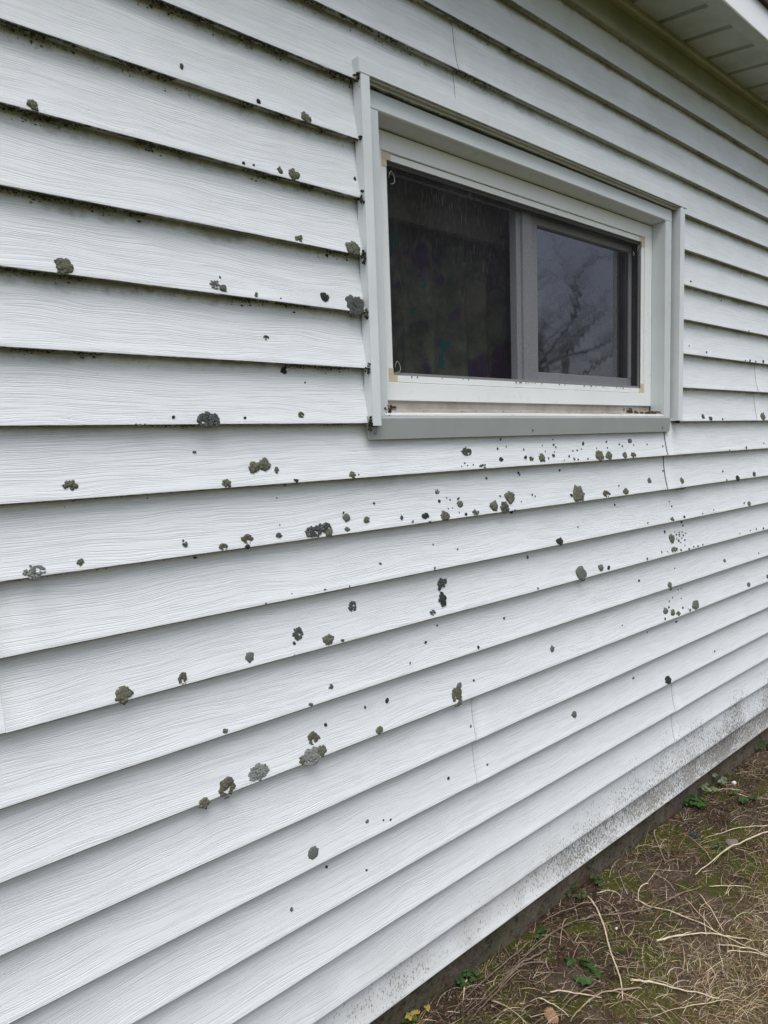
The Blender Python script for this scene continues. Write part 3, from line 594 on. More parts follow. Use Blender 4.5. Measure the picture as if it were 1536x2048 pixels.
# vertical J-trims: a flat face with a bent return towards the window
def trim_v(x0, x1, z0, z1, inner):
    bm = bmesh.new()
    box(bm, x0, x1, -.0155, -.0135, z0, z1, .0006)
    if inner > 0: box(bm, x1-.0016, x1, -.0132, .020, z0, z1, 0); box(bm, x0, x0+.0016, -.0132, .014, z0, z1, 0)
    else:
        box(bm, x0, x0+.0016, -.0132, .020, z0, z1, 0); box(bm, x1-.0016, x1, -.0132, .014, z0, z1, 0)
        box(bm, x0+.0095, x0+.0175, -.0162, -.0150, z0+.001, z1-.001, .0004)
    return from_bm('side_trim', bm, M_TRIM)
wp(trim_v(.951, .976, -.006, .776, 1), 'left white side trim'); wp(trim_v(2.407, 2.440, .002, .774, -1), 'right white side trim')
# head trim / drip cap with its visible underside
wx('head_trim', [(.012, .806), (-.0145, .8035), (-.0165, .801), (-.0168, .772), (-.0145, .7705), (.012, .7735)], .946, 2.451, M_TRIM, 'white drip cap along the head of the window', nx=24, wob=.0012, seed=5)
M_GRIME = m_plain('algae_grime', (.03, .035, .022), (.14, .15, .10), 60., .95, .0015)
wx('drip_edge', [(-.0142, .7702), (-.0158, .7702), (-.0158, .7680), (-.0142, .7680)], .977, 2.44, M_GRIME, nx=24, wob=.0008, seed=5)
# aluminium casing: head face, side faces, reveals back to the frame
wx('head_casing', [(.0085, .7585), (.0075, .7585), (.0060, .7195), (.0085, .7165), (.0605, .7120), (.0605, .7135), (.0095, .7185)], .979, 2.385, M_CASE, 'grey-white header casing with shaded underside', nx=20, wob=.0008, seed=8)
wbox('side_casing', [(.979, 1.016, .007, .009, .012, .7175), (1.0145, 1.016, .0092, .060, .020, .714)], M_CASE, .0006, 'left casing')
wbox('side_casing', [(2.343, 2.386, .007, .009, .012, .7175), (2.343, 2.3445, .0092, .060, .020, .714)], M_CASE, .0006, 'right casing with wide reveal')
wbox('casing_gap_shade', [(2.3865, 2.4065, .0215, .023, -.01, .765), (.9765, 2.4065, .0215, .023, .759, .772)], M_GASKET_GAP, 0)  # black strips put in for the shade inside the casing gaps
# main frame: outer ring
FX0, FX1, FZ0, FZ1 = 1.019, 2.342, .060, .7095
GX0, GX1, GZ0, GZ1 = 1.084, 2.276, .122, .640
def ring(name, x0, x1, z0, z1, w_, y0, y1, mat, bev=.001, wt=None, wb=None, parent=True, label=None):
    wt = wt or w_; wb = wb or w_
    return wbox(name, [(x0, x0+w_, y0, y1, z0, z1), (x1-w_, x1, y0, y1, z0, z1), (x0+w_, x1-w_, y0+.0004, y1, z1-wt, z1), (x0+w_, x1-w_, y0+.0004, y1, z0, z0+wb)], mat, bev, label)
ring('frame', FX0, FX1, FZ0, FZ1, .046, .058, .100, M_FRAME, .0015, label='white vinyl outer frame')
wbox('head_shadow_gap', [(FX0, FX1, .0635, .066, FZ1-.0005, FZ1+.003)], M_GASKET_GAP, 0)  # black strip stands in for the shadow line over the frame
# bead one step back, thin dark line between
ring('glazing_bead', FX0+.0475, FX1-.0475, FZ0+.0475, FZ1-.0475, .0165, .0625, .100, M_FRAME, .0012)
ring('gasket', GX0-.0035, GX1+.0035, GZ0-.0035, GZ1+.0035, .005, .0660, .100, M_GASKET_GAP, 0)
for (kx, kz) in ((FX0+.0475, FZ1-.0475), (FX1-.0475, FZ1-.0475), (FX0+.0475, FZ0+.0475), (FX1-.0475, FZ0+.0475)):
    sx = 1 if kx < 1.7 else -1; sz = 1 if kz < .3 else -1
    a = sorted((kx-.001*sx, kx+.030*sx)); b = sorted((kx-.001*sx, kx+.0168*sx)); c_ = sorted((kz-.001*sz, kz+.0168*sz)); d_ = sorted((kz+.0169*sz, kz+.034*sz))
    wbox('corner_key', [(a[0], a[1], .0612, .064, c_[0], c_[1]), (b[0], b[1], .0612, .064, d_[0], d_[1])], M_KEY, .0006)
# screen
SY = .0675
bm = bmesh.new(); vs = [bm.verts.new(p) for p in ((GX0, SY+.004, GZ0), (GX1, SY+.004, GZ0), (GX1, SY+.004, GZ1), (GX0, SY+.004, GZ1))]; bm.faces.new(vs)
wp(from_bm('insect_screen', bm, M_SCREEN), 'scratched dark insect screen covering the whole window')
M_SFR = vinyl('screen_frame', (.20, .205, .215), .5, .3)
ring('screen_frame', GX0, GX1, GZ0, GZ1, .004, SY, SY+.008, M_SFR, .0006, wt=.003, wb=.010)
def loop(cx, cz, r):
    bm = bmesh.new(); pts = [(cx+r*.62*math.cos(a), SY-.0035+.002*math.sin(a*2), cz+r*math.sin(a)) for a in [2*math.pi*k/18-1.9 for k in range(16)]]
    tube(bm, pts, [.0009]*16, 6); return wp(from_bm('pull_loop', bm, M_LOOP, None, True))
loop(1.100, .607, .015); loop(1.100, .146, .014); loop(2.262, .612, .016); loop(2.226, .598, .006)
# sashes behind the screen
M_SASH = vinyl('sash_vinyl', (.42, .43, .46), .4, .2)
M_SASHD = vinyl('sash_side', (.35, .36, .38), .4, .2)
ring('sash', 1.6885, 2.325, .128, .652, .034, .100, .125, M_SASH, .0015, wt=.036, wb=.036, label='fixed right sash')
wbox('sash_stile', [(2.2582, 2.2908, .0995, .124, .165, .615)], M_SASH, .001)
wbox('meeting_stile', [(1.644, 1.688, .093, .128, .127, .653), (1.622, 1.6438, .101, .128, .127, .653)], M_SASH, .002)
wbox('track_rail', [(1.06, 2.31, .102, .120, .100, .1255)], M_SASH, .001)
wbox('sash_recess_shade', [(2.239, 2.2580, .104, .124, .1645, .6155)], N('dark_recess_shade', .5).col((.035, .035, .042)).m, .001)  # dark strip standing in for the shaded recess beside the glass
wbox('sash_channel', [(2.3255, 2.3395, .118, .148, .105, .70), (1.02, 1.055, .118, .148, .105, .70), (1.056, 2.299, .1262, .148, .656, .705)], M_SASHD, .001)
bm = bmesh.new(); bm.faces.new([bm.verts.new(p) for p in ((1.720, .112, .160), (2.27, .112, .160), (2.27, .112, .618), (1.720, .112, .618))]); wp(from_bm('glass_pane', bm, M_GLASS), 'right glass pane reflecting grey sky and bare branches')
wbox('left_track', [(1.057, 1.60, .130, .146, .100, .128)], M_SASHD, .001)
# sub-sill track, lip, sloping sill flashing
wx('sill_track', [(.060, .0600), (.064, .0555), (.064, .040), (.0615, .033), (.030, .0285), (.030, .020), (.090, .020), (.090, .0600)], 1.0165, 2.3425, M_TRACK, 'dirty stained sub-sill track', nx=30, wob=.0006, seed=3)
wbox('weep_slot', [(1.063, 1.090, .0612, .0636, .0385, .0480)], m_plain('weep_slot_plastic', (.25, .21, .17), (.36, .32, .27), 90.), .0008)
wbox('weep_slot_hole', [(1.067, 1.086, .0600, .0610, .0412, .0455)], M_GASKET_GAP, 0)
wx('sill_lip', [(.006, .0250), (.0035, .0242), (.0030, .0190), (.0060, .0185), (.0295, .0250), (.0295, .0275), (.012, .0265)], 1.003, 2.333, M_FRAME, 'thin cream sill lip', nx=24, wob=.0007, seed=12)
wx('sill_flashing', [(.0028, .0185), (.0005, .0180), (-.0035, .0120), (.0010, -.0375), (.0022, -.0378), (.0030, -.010)], .947, 2.372, M_SILL, 'grey painted aluminium sill flashing', nx=24, wob=.0009, seed=15)
for sx_, sz_ in ((.967, -.022), (1.560, -.022), (2.318, -.022)):
    bm = bmesh.new(); tube(bm, [(sx_, .002, sz_), (sx_, -.0026, sz_), (sx_, -.0034, sz_)], [.0034, .0034, .0022], 10); wp(from_bm('screw', bm, M_METAL))
# debris heaped in the sill corners and along the bottom bead
def crumbs(name, spots, mat, label=None):
    bm = bmesh.new()
    for (x, y, z, r) in spots:
        g = bmesh.ops.create_icosphere(bm, subdivisions=1, radius=r)
        q = rnd.random()*9
        for v in g['verts']:
            v.co *= 1+.5*mn.noise(v.co*400+Vector((q, q, q))); v.co += Vector((x, y, z))
    return tag(wp(from_bm(name, bm, mat, None, True), label), kind='stuff')
M_DEB = m_plain('sill_debris', (.028, .022, .014), (.15, .10, .05), 200., .95)
sp = []
for k in range(90):
    x = 2.335-abs(rnd.gauss(0, .06)); sp.append((x, .057-rnd.random()*.045*(.3+.7*(x > 2.27)), .0305+rnd.random()*.006, .0012+rnd.random()*.0026))
for k in range(26):
    sp.append((2.20+rnd.gauss(0, .015), .0605, .036+rnd.random()*.014, .0015+rnd.random()*.003))
for k in range(36): sp.append((1.006+rnd.random()*.02, .004+rnd.random()*.004, .004+rnd.random()*.040, .001+rnd.random()*.0022))
for k in range(50): sp.append((1.03+rnd.random()*1.2, .060, .031+rnd.random()*.003, .0008+rnd.random()*.0012))
crumbs('sill_debris', sp, M_DEB, 'brown dirt in the corners of the sill')
sp = [(1.12+rnd.random()*1.1, .0625, .1225, .0012+rnd.random()*.0026) for k in range(26)]
crumbs('bead_crumbs', sp, m_plain('lichen_crumbs', (.30, .34, .31), (.10, .12, .10), 300.), 'pale lichen crumbs along the bottom bead')
# moss sitting in the corners of the trims
sp = [(.9485+rnd.gauss(0, .003), -.004-rnd.random()*.008, rnd.choice([.0, .0, .0, .127, .254, .381, .508, .635, .762])-.002+rnd.gauss(0, .007), .0015+rnd.random()*.0026) for k in range(110)]
sp += [(2.41+rnd.random()*.03, -.006+rnd.random()*.01, -.001+rnd.gauss(0, .002), .0012+rnd.random()*.002) for k in range(40)]
crumbs('trim_moss', sp, m_plain('moss_black', (.014, .018, .010), (.06, .07, .035), 300., .95), 'dark moss where the laps meet the trim')

# ragged algae growing along the lips of the laps
def lap_algae():
    bm = bmesh.new(); q = random.Random(21)
    for i, b in enumerate(BOT[:-1]):
        if b < -.3: continue
        k = 0
        n_try = 1500 if b > .1 else (500 if b > -.01 else 90)
        while k < n_try:
            k += 1; x = q.uniform(.15, .95) if b < .77 and q.random() < .88 else (q.uniform(.15, 1.5) if q.random() < .7 else q.uniform(.15, 3.4))
            if b < WZ1 and b+.02 > WZ0 and WX0-.02 < x < WX1+.01: continue
            if mn.noise(Vector((x*5.5, i*3.7, 2)))+.5*mn.noise(Vector((x*19, i*3.7, 8))) < .16-.1*q.random(): continue
            r_ = abs(q.gauss(.0007, .0007))+.0004; c = Vector((x, q.choice([.001, .0025, .004, .009])+q.uniform(-.001, .003), b-.0012+q.uniform(-.0008, .0006)))
            if q.random() < .10: c = Vector((x, .0165, b-.001-q.random()**2*.013))
            d = [Vector((1.6, 0, 0)), Vector((0, 0, .9)), Vector((-1.6, 0, 0)), Vector((0, 0, -.9))]
            e = [bm.verts.new(c+a*r_*q.uniform(.5, 1.4)) for a in d]; f_ = bm.verts.new(c+Vector((0, -r_, 0))); g_ = bm.verts.new(c+Vector((0, r_, 0)))
            for j in range(4): bm.faces.new((e[j], e[(j+1) % 4], f_)); bm.faces.new((e[(j+1) % 4], e[j], g_))
    bmesh.ops.recalc_face_normals(bm, faces=bm.faces)
    o = from_bm('lap_algae', bm, m_plain('algae_black', (.012, .017, .009), (.075, .085, .05), 180., .95)); hp(o); tag(o, 'black-green algae crust along the siding laps', kind='stuff')
lap_algae()

# curtain and valance behind the left half
bm = bmesh.new(); rows = []
for i in range(121):
    x = 1.0+.72*i/120; y = .235+.018*math.sin(x*58+1.5*math.sin(x*11))+.01*mn.noise(Vector((x*9, 0, 0)))
    rows.append([bm.verts.new((x+.004*math.sin(j+x*7), y*(1+.02*j/8), -.25+.84*j/8)) for j in range(9)])
for i in range(120):
    for j in range(8): bm.faces.new((rows[i][j], rows[i+1][j], rows[i+1][j+1], rows[i][j+1]))
cur = from_bm('curtain', bm, M_CURT, None, True); tag(cur, 'dark floral curtain with purple and teal blooms hanging behind the window screen', 'curtain')
bm = bmesh.new(); box(bm, .95, 2.42, .176, .200, .560, .75, .004)
val = from_bm('roller_blind', bm, m_plain('blind_cloth', (.07, .074, .055), (.10, .104, .08), 30.)); tag(val, 'olive grey roller blind case across the top inside the window', 'blind')

# ================================================================ LICHENS ON THE SIDING
def lobe(bm, cx, cz, r, h, seed, n=9, rough=.35, flat=1.):
    """one lumpy lobe: a domed disc standing on the wall, out towards -Y"""
    q = Vector((seed*3.1, seed*1.7, seed)); rings = []
    for ri, (rr, hh) in enumerate(((1.0, -.0016), (1.02, .30), (.80, .78), (.42, 1.0))):
        ring = []
        for k in range(n):
            a = 2*math.pi*k/n+ri*.2
            d = Vector((math.cos(a), math.sin(a), 0)); s = 1+rough*mn.noise(d*1.6+q)+rough*.6*mn.noise(d*4+q)
            ht = hh if hh < 0 else h*hh*(1+.45*mn.noise(d*3*rr+q*2))
            ring.append(bm.verts.new((cx+d.x*r*rr*s, -ht, cz+d.y*r*rr*s*flat)))
        rings.append(ring)
    top = bm.verts.new((cx, -h*(.9+.25*mn.noise(q)), cz))
    for i in range(3):
        for k in range(n): bm.faces.new((rings[i][k], rings[i][(k+1) % n], rings[i+1][(k+1) % n], rings[i+1][k]))
    for k in range(n): bm.faces.new((rings[3][k], rings[3][(k+1) % n], top))
def lichen_bm(w_, h_, kind, seed):
    r = random.Random(seed); bm = bmesh.new(); a, b = w_/2, h_/2; m = min(a, b)
    th = min(.0045, .0012+m*.22)
    if kind == 'g':
        lobe(bm, 0, 0, 1.0, th*.75, seed, 18, .42)
        for v in bm.verts: v.co.x *= a; v.co.z *= b
        for v in bm.verts: v.co.y *= 1+.3*mn.noise(Vector((v.co.x*900, v.co.z*900, seed)))
        for k in range(7):
            t = r.random()*6.28; lobe(bm, a*.78*math.cos(t), b*.78*math.sin(t), m*.24, th*.55, seed+k, 7)
    elif kind == 'o' or kind == 'b':
        nL = 3 if m < .005 else (7 if m < .009 else 13)
        lobe(bm, r.uniform(-.1, .1)*a, r.uniform(-.1, .1)*b, m*.66, th, seed, 14, .7, b/a if a < b else 1)
        for k in range(nL):
            t = 6.28*k/nL+r.random()*.9; rr = .48+.30*r.random()
            lobe(bm, a*rr*math.cos(t), b*rr*math.sin(t), m*(.34+.2*r.random()), th*(.55+.5*r.random()), seed+k, 9, .8)
    elif kind == 'c':
        nL = 13; op = -math.pi/2+r.uniform(-1.0, 1.0)
        for k in range(nL):
            t = op+.85+(2*math.pi-1.7)*k/(nL-1)+r.uniform(-.15, .15); wv = .20+.24*math.sin(math.pi*k/(nL-1))**2+.12*r.random()
            rj = .60+r.uniform(-.2, .22); lobe(bm, a*rj*math.cos(t), b*rj*math.sin(t), m*wv, th*(.5+.4*r.random()), seed+k, 9, .9)
        for k in range(3): lobe(bm, r.uniform(-.5, .5)*a, -b*.8, m*.12, th*.4, seed+40+k, 7)
    else:                                            # f, s: leafy, many small frilled lobes
        nL = int(min(120, 14+(a*b)/(.0000052)))
        for k in range(nL):
            t = r.random()*6.283; rr = math.sqrt(r.random())*.92*(1+.2*mn.noise(Vector((math.cos(t)*1.5, math.sin(t)*1.5, seed))))
            sz = m*(.13+.13*r.random()) if m > .006 else m*(.3+.2*r.random())
            lobe(bm, a*rr*math.cos(t), b*rr*math.sin(t), sz, th*(.45+.65*r.random())*(1.15-.5*rr), seed+k*3, 7, .9)
    return bm
def on_wall(X, Z):
    y, i, t = prof(Z); return Vector((X, y-.0006, Z))
def tilt(Z):
    y0, i, _ = prof(Z); y1, j, _ = prof(Z+.004)
    return math.atan2(y1-y0, .004) if i == j else 0.
for n_, (X, Z, w_, h_, kind, lab) in enumerate(BIG):
    bm = lichen_bm(w_*(1 if kind == 'b' else 1.05), h_*(1 if kind == 'b' else 1.05), kind, n_+1)
    o = from_bm('lichen', bm, LICH[kind], None, kind in 'go'); o.location = on_wall(X, Z); o.rotation_euler.x = -tilt(Z)
    tag(o, lab, 'lichen', 'lichens growing on the siding')
ORD = ['first', 'second', 'third', 'fourth', 'fifth', 'sixth', 'seventh', 'eighth', 'ninth', 'tenth', 'eleventh', 'twelfth']
specks = []
for v_ in range(6):
    bm = lichen_bm(2., 2., 'o' if v_ % 2 else 'f', 300+v_) if False else bmesh.new()
    r = random.Random(v_)
    for k in range(3): lobe(bm, r.uniform(-.35, .35), r.uniform(-.35, .35), .75-.15*k, .55-.1*k, 300+v_*5+k, 8, .6)
    me = bpy.data.meshes.new('lichen_speck'); bm.to_mesh(me); bm.free(); me.materials.append(LICH['bfg'[v_ % 3] if v_ < 3 else 'bfb'[v_ % 3]]); specks.append(me)
for n_, (X, Z, d_) in enumerate(SMALL):
    o = bpy.data.objects.new('lichen_speck', specks[n_ % 6]); C.objects.link(o)
    o.location = on_wall(X, Z); r = d_*.64; o.scale = (r*rnd.uniform(.85, 1.2), r, r); o.rotation_euler.y = rnd.random()*6
    k = math.ceil(-Z/PITCH-1e-6); tt = prof(Z)[2]; size = 'tiny' if d_ < .0062 else 'small'; hl = 'high on' if tt > .5 else ('low on' if tt > .18 else 'at bottom of')
    side = ('left of the window' if X < .95 else "under the window's left third" if X < 1.45 else "under the window's middle third" if X < 1.95 else "under the window's right third" if X < 2.42
            else 'just right of the window' if X < 2.62 else 'near the right photo edge' if X > 2.95 else 'right of the window')
    if k >= 1: lab = '%s dark lichen speck %s, %s %s course below sill' % (size, side, hl, ORD[k-1])
    elif k == 0: lab = '%s dark lichen speck %s, %s course at sill height' % (size, side.replace('under the', 'beside the'), hl)
    else: lab = '%s dark lichen speck %s, %s %s course above sill' % (size, side, hl, ORD[-k])
    tag(o, lab, 'lichen', lab.replace('speck', 'specks'))

# ================================================================ GROUND
GZ = -1.612
def gz(x, y):
    near = max(0., min(1., 1-(math.hypot(x-2.2, y+.4)-2.5)/2.))
    v = .016*mn.noise(Vector((x*3.1, y*3.1, 0)))+.009*mn.noise(Vector((x*9, y*9, 4)))+near*(.005*mn.noise(Vector((x*26, y*26, 8)))+.003*mn.noise(Vector((x*60, y*60, 2))))
    return GZ+v*(1 if near else .6)-.02*min(1., max(0., (-y-1.)/3))
def axis(lo, hi, a, b, fine):
    c = [a+fine*i for i in range(int((b-a)/fine)+1)]; s = fine; x = c[-1]; up = []
    while x < hi: s *= 1.22; x += s; up.append(min(x, hi))
    s = fine; x = a; dn = []
    while x > lo: s *= 1.22; x -= s; dn.append(max(x, lo))
    return list(reversed(dn))+c+up
xs = axis(-90, 110, .7, 4.4, .0095); ys = axis(-110, 60, -1.15, .045, .0095)
me = bpy.data.meshes.new('ground'); V = []; F = []
for y in ys:
    for x in xs:
        yy = y; V.append((x, yy, gz(x, yy)))
nxx = len(xs)
for j in range(len(ys)-1):
    for i in range(nxx-1):
        a = j*nxx+i; F.append((a, a+1, a+1+nxx, a+nxx))
me.from_pydata(V, [], F); me.update()
for p in me.polygons: p.use_smooth = True
gr = link('ground', me, M_GROUND); tag(gr, kind='structure')

def visible_zone(r):                                 # where blades are worth growing: a strip along the wall
    return r.uniform(.55, 4.3), None
class Fibre:
    def __init__(s): s.v = []; s.f = []; s.c = []
    def blade(s, p, ang, L, wd, lift, bend, col, r, seg=4, droop=0.):
        d = Vector((math.cos(ang), math.sin(ang), 0)); x = Vector(p); up = lift
        side = Vector((-d.y, d.x, 0))*wd; b0 = len(s.v)
        for k in range(seg+1):
            t = k/seg; ww = 1-t*.85
            s.v.append(tuple(x-side*ww)); s.v.append(tuple(x+side*ww))
            a = ang+bend*t; dd = Vector((math.cos(a), math.sin(a), 0)); side = Vector((-dd.y, dd.x, 0))*wd+Vector((0, 0, wd*.5))
            x = x+dd*(L/seg)*math.cos(up)+Vector((0, 0, 1))*(L/seg)*math.sin(up); up -= droop/seg
        for k in range(seg):
            s.f.append((b0+2*k, b0+2*k+1, b0+2*k+3, b0+2*k+2)); s.c.append(col)
    def build(s, name):
        me = bpy.data.meshes.new(name); me.from_pydata(s.v, [], s.f); me.update()
        at = me.color_attributes.new('tint', 'FLOAT_COLOR', 'CORNER'); buf = []
        for p, c in zip(me.polygons, s.c):
            for _ in range(p.loop_total): buf += [*c, 1.]
        at.data.foreach_set('color', buf); return link(name, me, M_TINT)
def jit(c, r, a=.35):
    k = 1+r.uniform(-a, a); return tuple(max(0, x*k*(1+r.uniform(-.08, .08))) for x in c)
def mossy(x, y): return mn.noise(Vector((x*5.2+3, y*5.2+7, 1.5)))+.35*mn.noise(Vector((x*14, y*14, 5)))
def dryness(x, y): return max(0., min(1., (-y-.28+.28*mn.noise(Vector((x*2.6, y*2.6, 9)))+.10*(x-2.)*-.3)/.3))
r = random.Random(3)
MS = [G[k] for k in ('moss1', 'moss2', 'moss3', 'moss4', 'moss5', 'moss6', 'moss7')]
moss = Fibre(); cnt = 0
while cnt < 70000:
    x, y = r.uniform(.7, 3.9), -r.random()**1.0*1.05+.02
    m = mossy(x, y)+.5*max(0, max(.12-math.hypot((x-a)*.8, y-b) for a, b in MS)/.12)
    cnt += 1
    if m < .12 and r.random() > .12: continue
    L = r.uniform(.004, .013); col = jit(r.choice([(.070, .085, .010), (.045, .062, .008), (.11, .115, .018), (.10, .085, .022)]), r)
    moss.blade((x, y, gz(x, y)-.002), r.random()*6.28, L, .0011, r.uniform(.5, 1.4), r.uniform(-.5, .5), col, r, 2)
tag(moss.build('moss'), kind='stuff')
dry = Fibre(); cnt = 0
while cnt < 52000:
    x, y = r.uniform(.6, 4.0), .015-r.random()*1.25
    cnt += 1; d = dryness(x, y)
    if r.random() > .10+.9*d: continue
    L = r.uniform(.018, .065) if r.random() < .75 else r.uniform(.06, .11); col = jit(r.choice([(.34, .27, .17), (.44, .37, .25), (.26, .18, .10), (.17, .115, .06), (.54, .47, .35), (.12, .08, .045)]), r)
    clump = 2.4*mn.noise(Vector((x*4, y*4, 3)))*2
    dry.blade((x, y, gz(x, y)+r.uniform(-.002, .006)), clump+r.gauss(0, 1.1), L, r.uniform(.0003, .0008), r.uniform(-.05, .9), r.gauss(0, .7), col, r, 5, r.uniform(.3, 1.5))
cnt = 0
while cnt < 15000:                                    # fine straw litter and pale threads over the soil
    x, y = r.uniform(.6, 4.0), .02-r.random()*.9
    cnt += 1
    if mn.noise(Vector((x*6, y*6, 13))) < -.15 and r.random() < .6: continue
    L = r.uniform(.02, .10); col = jit(r.choice([(.20, .145, .10), (.13, .09, .062), (.08, .055, .038), (.36, .29, .20), (.055, .038, .026)]), r)
    dry.blade((x, y, gz(x, y)+r.uniform(.001, .008)), r.random()*6.28 if r.random() < .6 else r.gauss(-.1, .5), L, r.uniform(.0004, .0009), r.uniform(-.05, .2), r.gauss(0, .5), col, r, 5, .25)
tag(dry.build('dry_grass'), kind='stuff')
gg = Fibre(); cnt = 0
while cnt < 3600:
    x, y = r.uniform(.7, 4.0), .02-r.random()*1.0; cnt += 1
    if mn.noise(Vector((x*4, y*4, 31))) < .02 and y < -.03: continue
    gg.blade((x, y, gz(x, y)), r.random()*6.28, r.uniform(.012, .035), r.uniform(.0007, .0014), r.uniform(.5, 1.4), r.gauss(0, .6), jit((.05, .085, .018), r), r, 4, r.uniform(.2, 1.2))
tag(gg.build('green_grass'), kind='stuff')
# crumbs of soil, bark and leaf scraps
sv, sf, sc = [], [], []
for k in range(16000):
    x, y = r.uniform(.65, 4.0), .025-r.random()**1.4*.9; s = r.uniform(.0012, .0048); z = gz(x, y)+s*.4; b0 = len(sv)
    col = jit(r.choice([(.06, .042, .03), (.10, .072, .052), (.04, .028, .02), (.13, .07, .04), (.15, .12, .10)]), r)
    for q in ((1, 0, 0), (0, 1, 0), (-1, 0, 0), (0, -1, 0), (0, 0, .7), (0, 0, -.7)):
        sv.append((x+q[0]*s*r.uniform(.6, 1.5), y+q[1]*s*r.uniform(.6, 1.5), z+q[2]*s*r.uniform(.6, 1.4)))
    for i in range(4): sf.append((b0+i, b0+(i+1) % 4, b0+4)); sc.append(col); sf.append((b0+(i+1) % 4, b0+i, b0+5)); sc.append(col)
fb = Fibre(); fb.v, fb.f, fb.c = sv, sf, sc; tag(fb.build('soil_crumbs'), kind='stuff')

# ---- loose stems, each its own thing
def smooth_path(P, n=5):
    out = []
    for i in range(len(P)-1):
        p0 = P[max(i-1, 0)]; p1, p2 = P[i], P[i+1]; p3 = P[min(i+2, len(P)-1)]
        for k in range(n):
            t = k/n
            out.append(tuple(.5*((2*b)+(-a+c)*t+(2*a-5*b+4*c-d)*t*t+(-a+3*b-3*c+d)*t**3) for a, b, c, d in zip(p0, p1, p2, p3)))
    out.append(P[-1]); return out
for n_, (P, wd, k, lab) in enumerate(STICKS):
    pts = smooth_path(P, 5); q = random.Random(n_)
    h0 = .004+.010*q.random(); base = wd*.00058; m = len(pts); XY = []
    for i, (x, y) in enumerate(pts):
        y = min(y, .018)
        z = gz(x, y)+h0*(.4+math.sin(math.pi*i/(m-1)))+base
        XY.append((x+.0014*mn.noise(Vector((i*.7, n_, 0))), y+.0014*mn.noise(Vector((i*.7, n_, 5))), z+.0015*mn.noise(Vector((i*.5, n_, 9)))))
    rad = [base*(1.12-.62*i/(m-1))*(1+.34*mn.noise(Vector((i*.9, n_, 3)))+(.35 if (i+n_) % 9 == 0 else 0)) for i in range(m)]
    bm = bmesh.new(); tube(bm, XY, rad, 7, .75 if 'flat' not in lab else .4)
    tag(from_bm('dry_stem', bm, STK[k], None, True), lab, 'stem', 'dry stems lying on the ground')

# ---- weeds
def leaf(bm, c, d, up, L, W, fold=.25):
    d = d.normalized(); s = d.cross(up).normalized(); rows = []
    for k in range(6):
        t = k/5; ww = W*math.sin(math.pi*min(1, t*.92+.06))**.8; bend = -.25*L*t*t
        p = c+d*L*t+up*bend
        rows.append((bm.verts.new(p-s*ww+up*ww*fold), bm.verts.new(p), bm.verts.new(p+s*ww+up*ww*fold)))
    for a, b in zip(rows, rows[1:]):
        bm.faces.new((a[0], a[1], b[1], b[0])); bm.faces.new((a[1], a[2], b[2], b[1]))
def weed(pos, n, size, height, mat, lab, lobes=3, seed=0, cat='weed'):
    q = random.Random(seed); x, y = pos; y = min(y, .005); z = gz(x, y); root = empty('weed', None, (x, y, z))
    tag(root, lab, cat, 'weeds along the foundation'); fb_, sb = bmesh.new(), bmesh.new()
    for k in range(n):
        a = q.random()*6.28; rr = size*q.uniform(.3, 1.1); h = height*q.uniform(.5, 1.1)
        tip = Vector((rr*math.cos(a), min(rr*math.sin(a), .02-y), h)); mid = tip*.5+Vector((0, 0, h*.25))
        tube(sb, [(0, 0, -.004), tuple(mid), tuple(tip)], [.0011, .0009, .0007], 5)
        up = Vector((q.uniform(-.4, .4), q.uniform(-.6, .1), 1)).normalized()
        for j in range(lobes):
            b = a+(j-(lobes-1)/2)*(1.5 if lobes <= 3 else 1.05); L = size*q.uniform(.38, .55)
            leaf(fb_, tip, Vector((math.cos(b), math.sin(b), .1)), up, L, L*.40)
    f = from_bm('foliage', fb_, mat, root, True); s_ = from_bm('stem', sb, mat, root, True)
    return root
LG = m_plain('leaf_green', (.022, .052, .013), (.042, .085, .022), 60., .55); LP = m_plain('leaf_pale', (.10, .135, .075), (.16, .20, .115), 60., .6); LD = m_plain('leaf_mid', (.028, .045, .016), (.055, .082, .026), 60., .6)
LY = m_plain('leaf_yellow', (.25, .20, .05), (.35, .26, .07), 60., .6)
weed(G['w1'], 12, .045, .030, LG, 'dark green leafy weed against the far foundation', 3, 1)
weed(G['w2'], 7, .035, .020, LG, 'low green weed right beside the dark leafy one by the far foundation', 3, 2)
weed(G['w3'], 5, .045, .045, LP, 'pale grey green round leaved weed taller than its neighbours', 4, 3)
weed(G['w4'], 4, .040, .060, LP, 'uppermost pale leafed weed against the far siding', 4, 4)
weed(G['w5'], 4, .035, .035, LD, 'small weed between the pale leafed one and the white shell', 3, 5)
weed(G['w6'], 6, .030, .030, LD, 'small grey green weed on the foundation edge at mid frame', 3, 6)
weed(G['w7'], 6, .030, .040, LD, 'upright weed on the foundation edge right of the small grey green one', 3, 7)
weed(G['w8'], 9, .045, .022, LG, 'bright green leafy weed in the moss near the bottom', 3, 8)
weed(G['w9'], 4, .026, .018, LG, 'tiny green sprout by the stick pile', 3, 9)
weed(G['w10'], 8, .028, .022, LG, 'green weed at the foundation near the bottom left', 3, 10)
weed(G['w11'], 4, .030, .025, LY, 'yellowing leafy weed in the bottom left corner of the ground', 3, 11)
weed(G['w12'], 5, .030, .022, LG, 'green weed under the yellowing one at the bottom edge', 3, 12)
weed(G['w13'], 6, .040, .022, LG, 'star leaved green weed on the soil at the right edge', 5, 13)
weed(G['w14'], 5, .028, .014, LD, 'flat green weed beside the thick curved stalk', 3, 14)
weed(G['w15'], 9, .050, .040, LD, 'farthest green weed at the right edge under the siding', 3, 15)

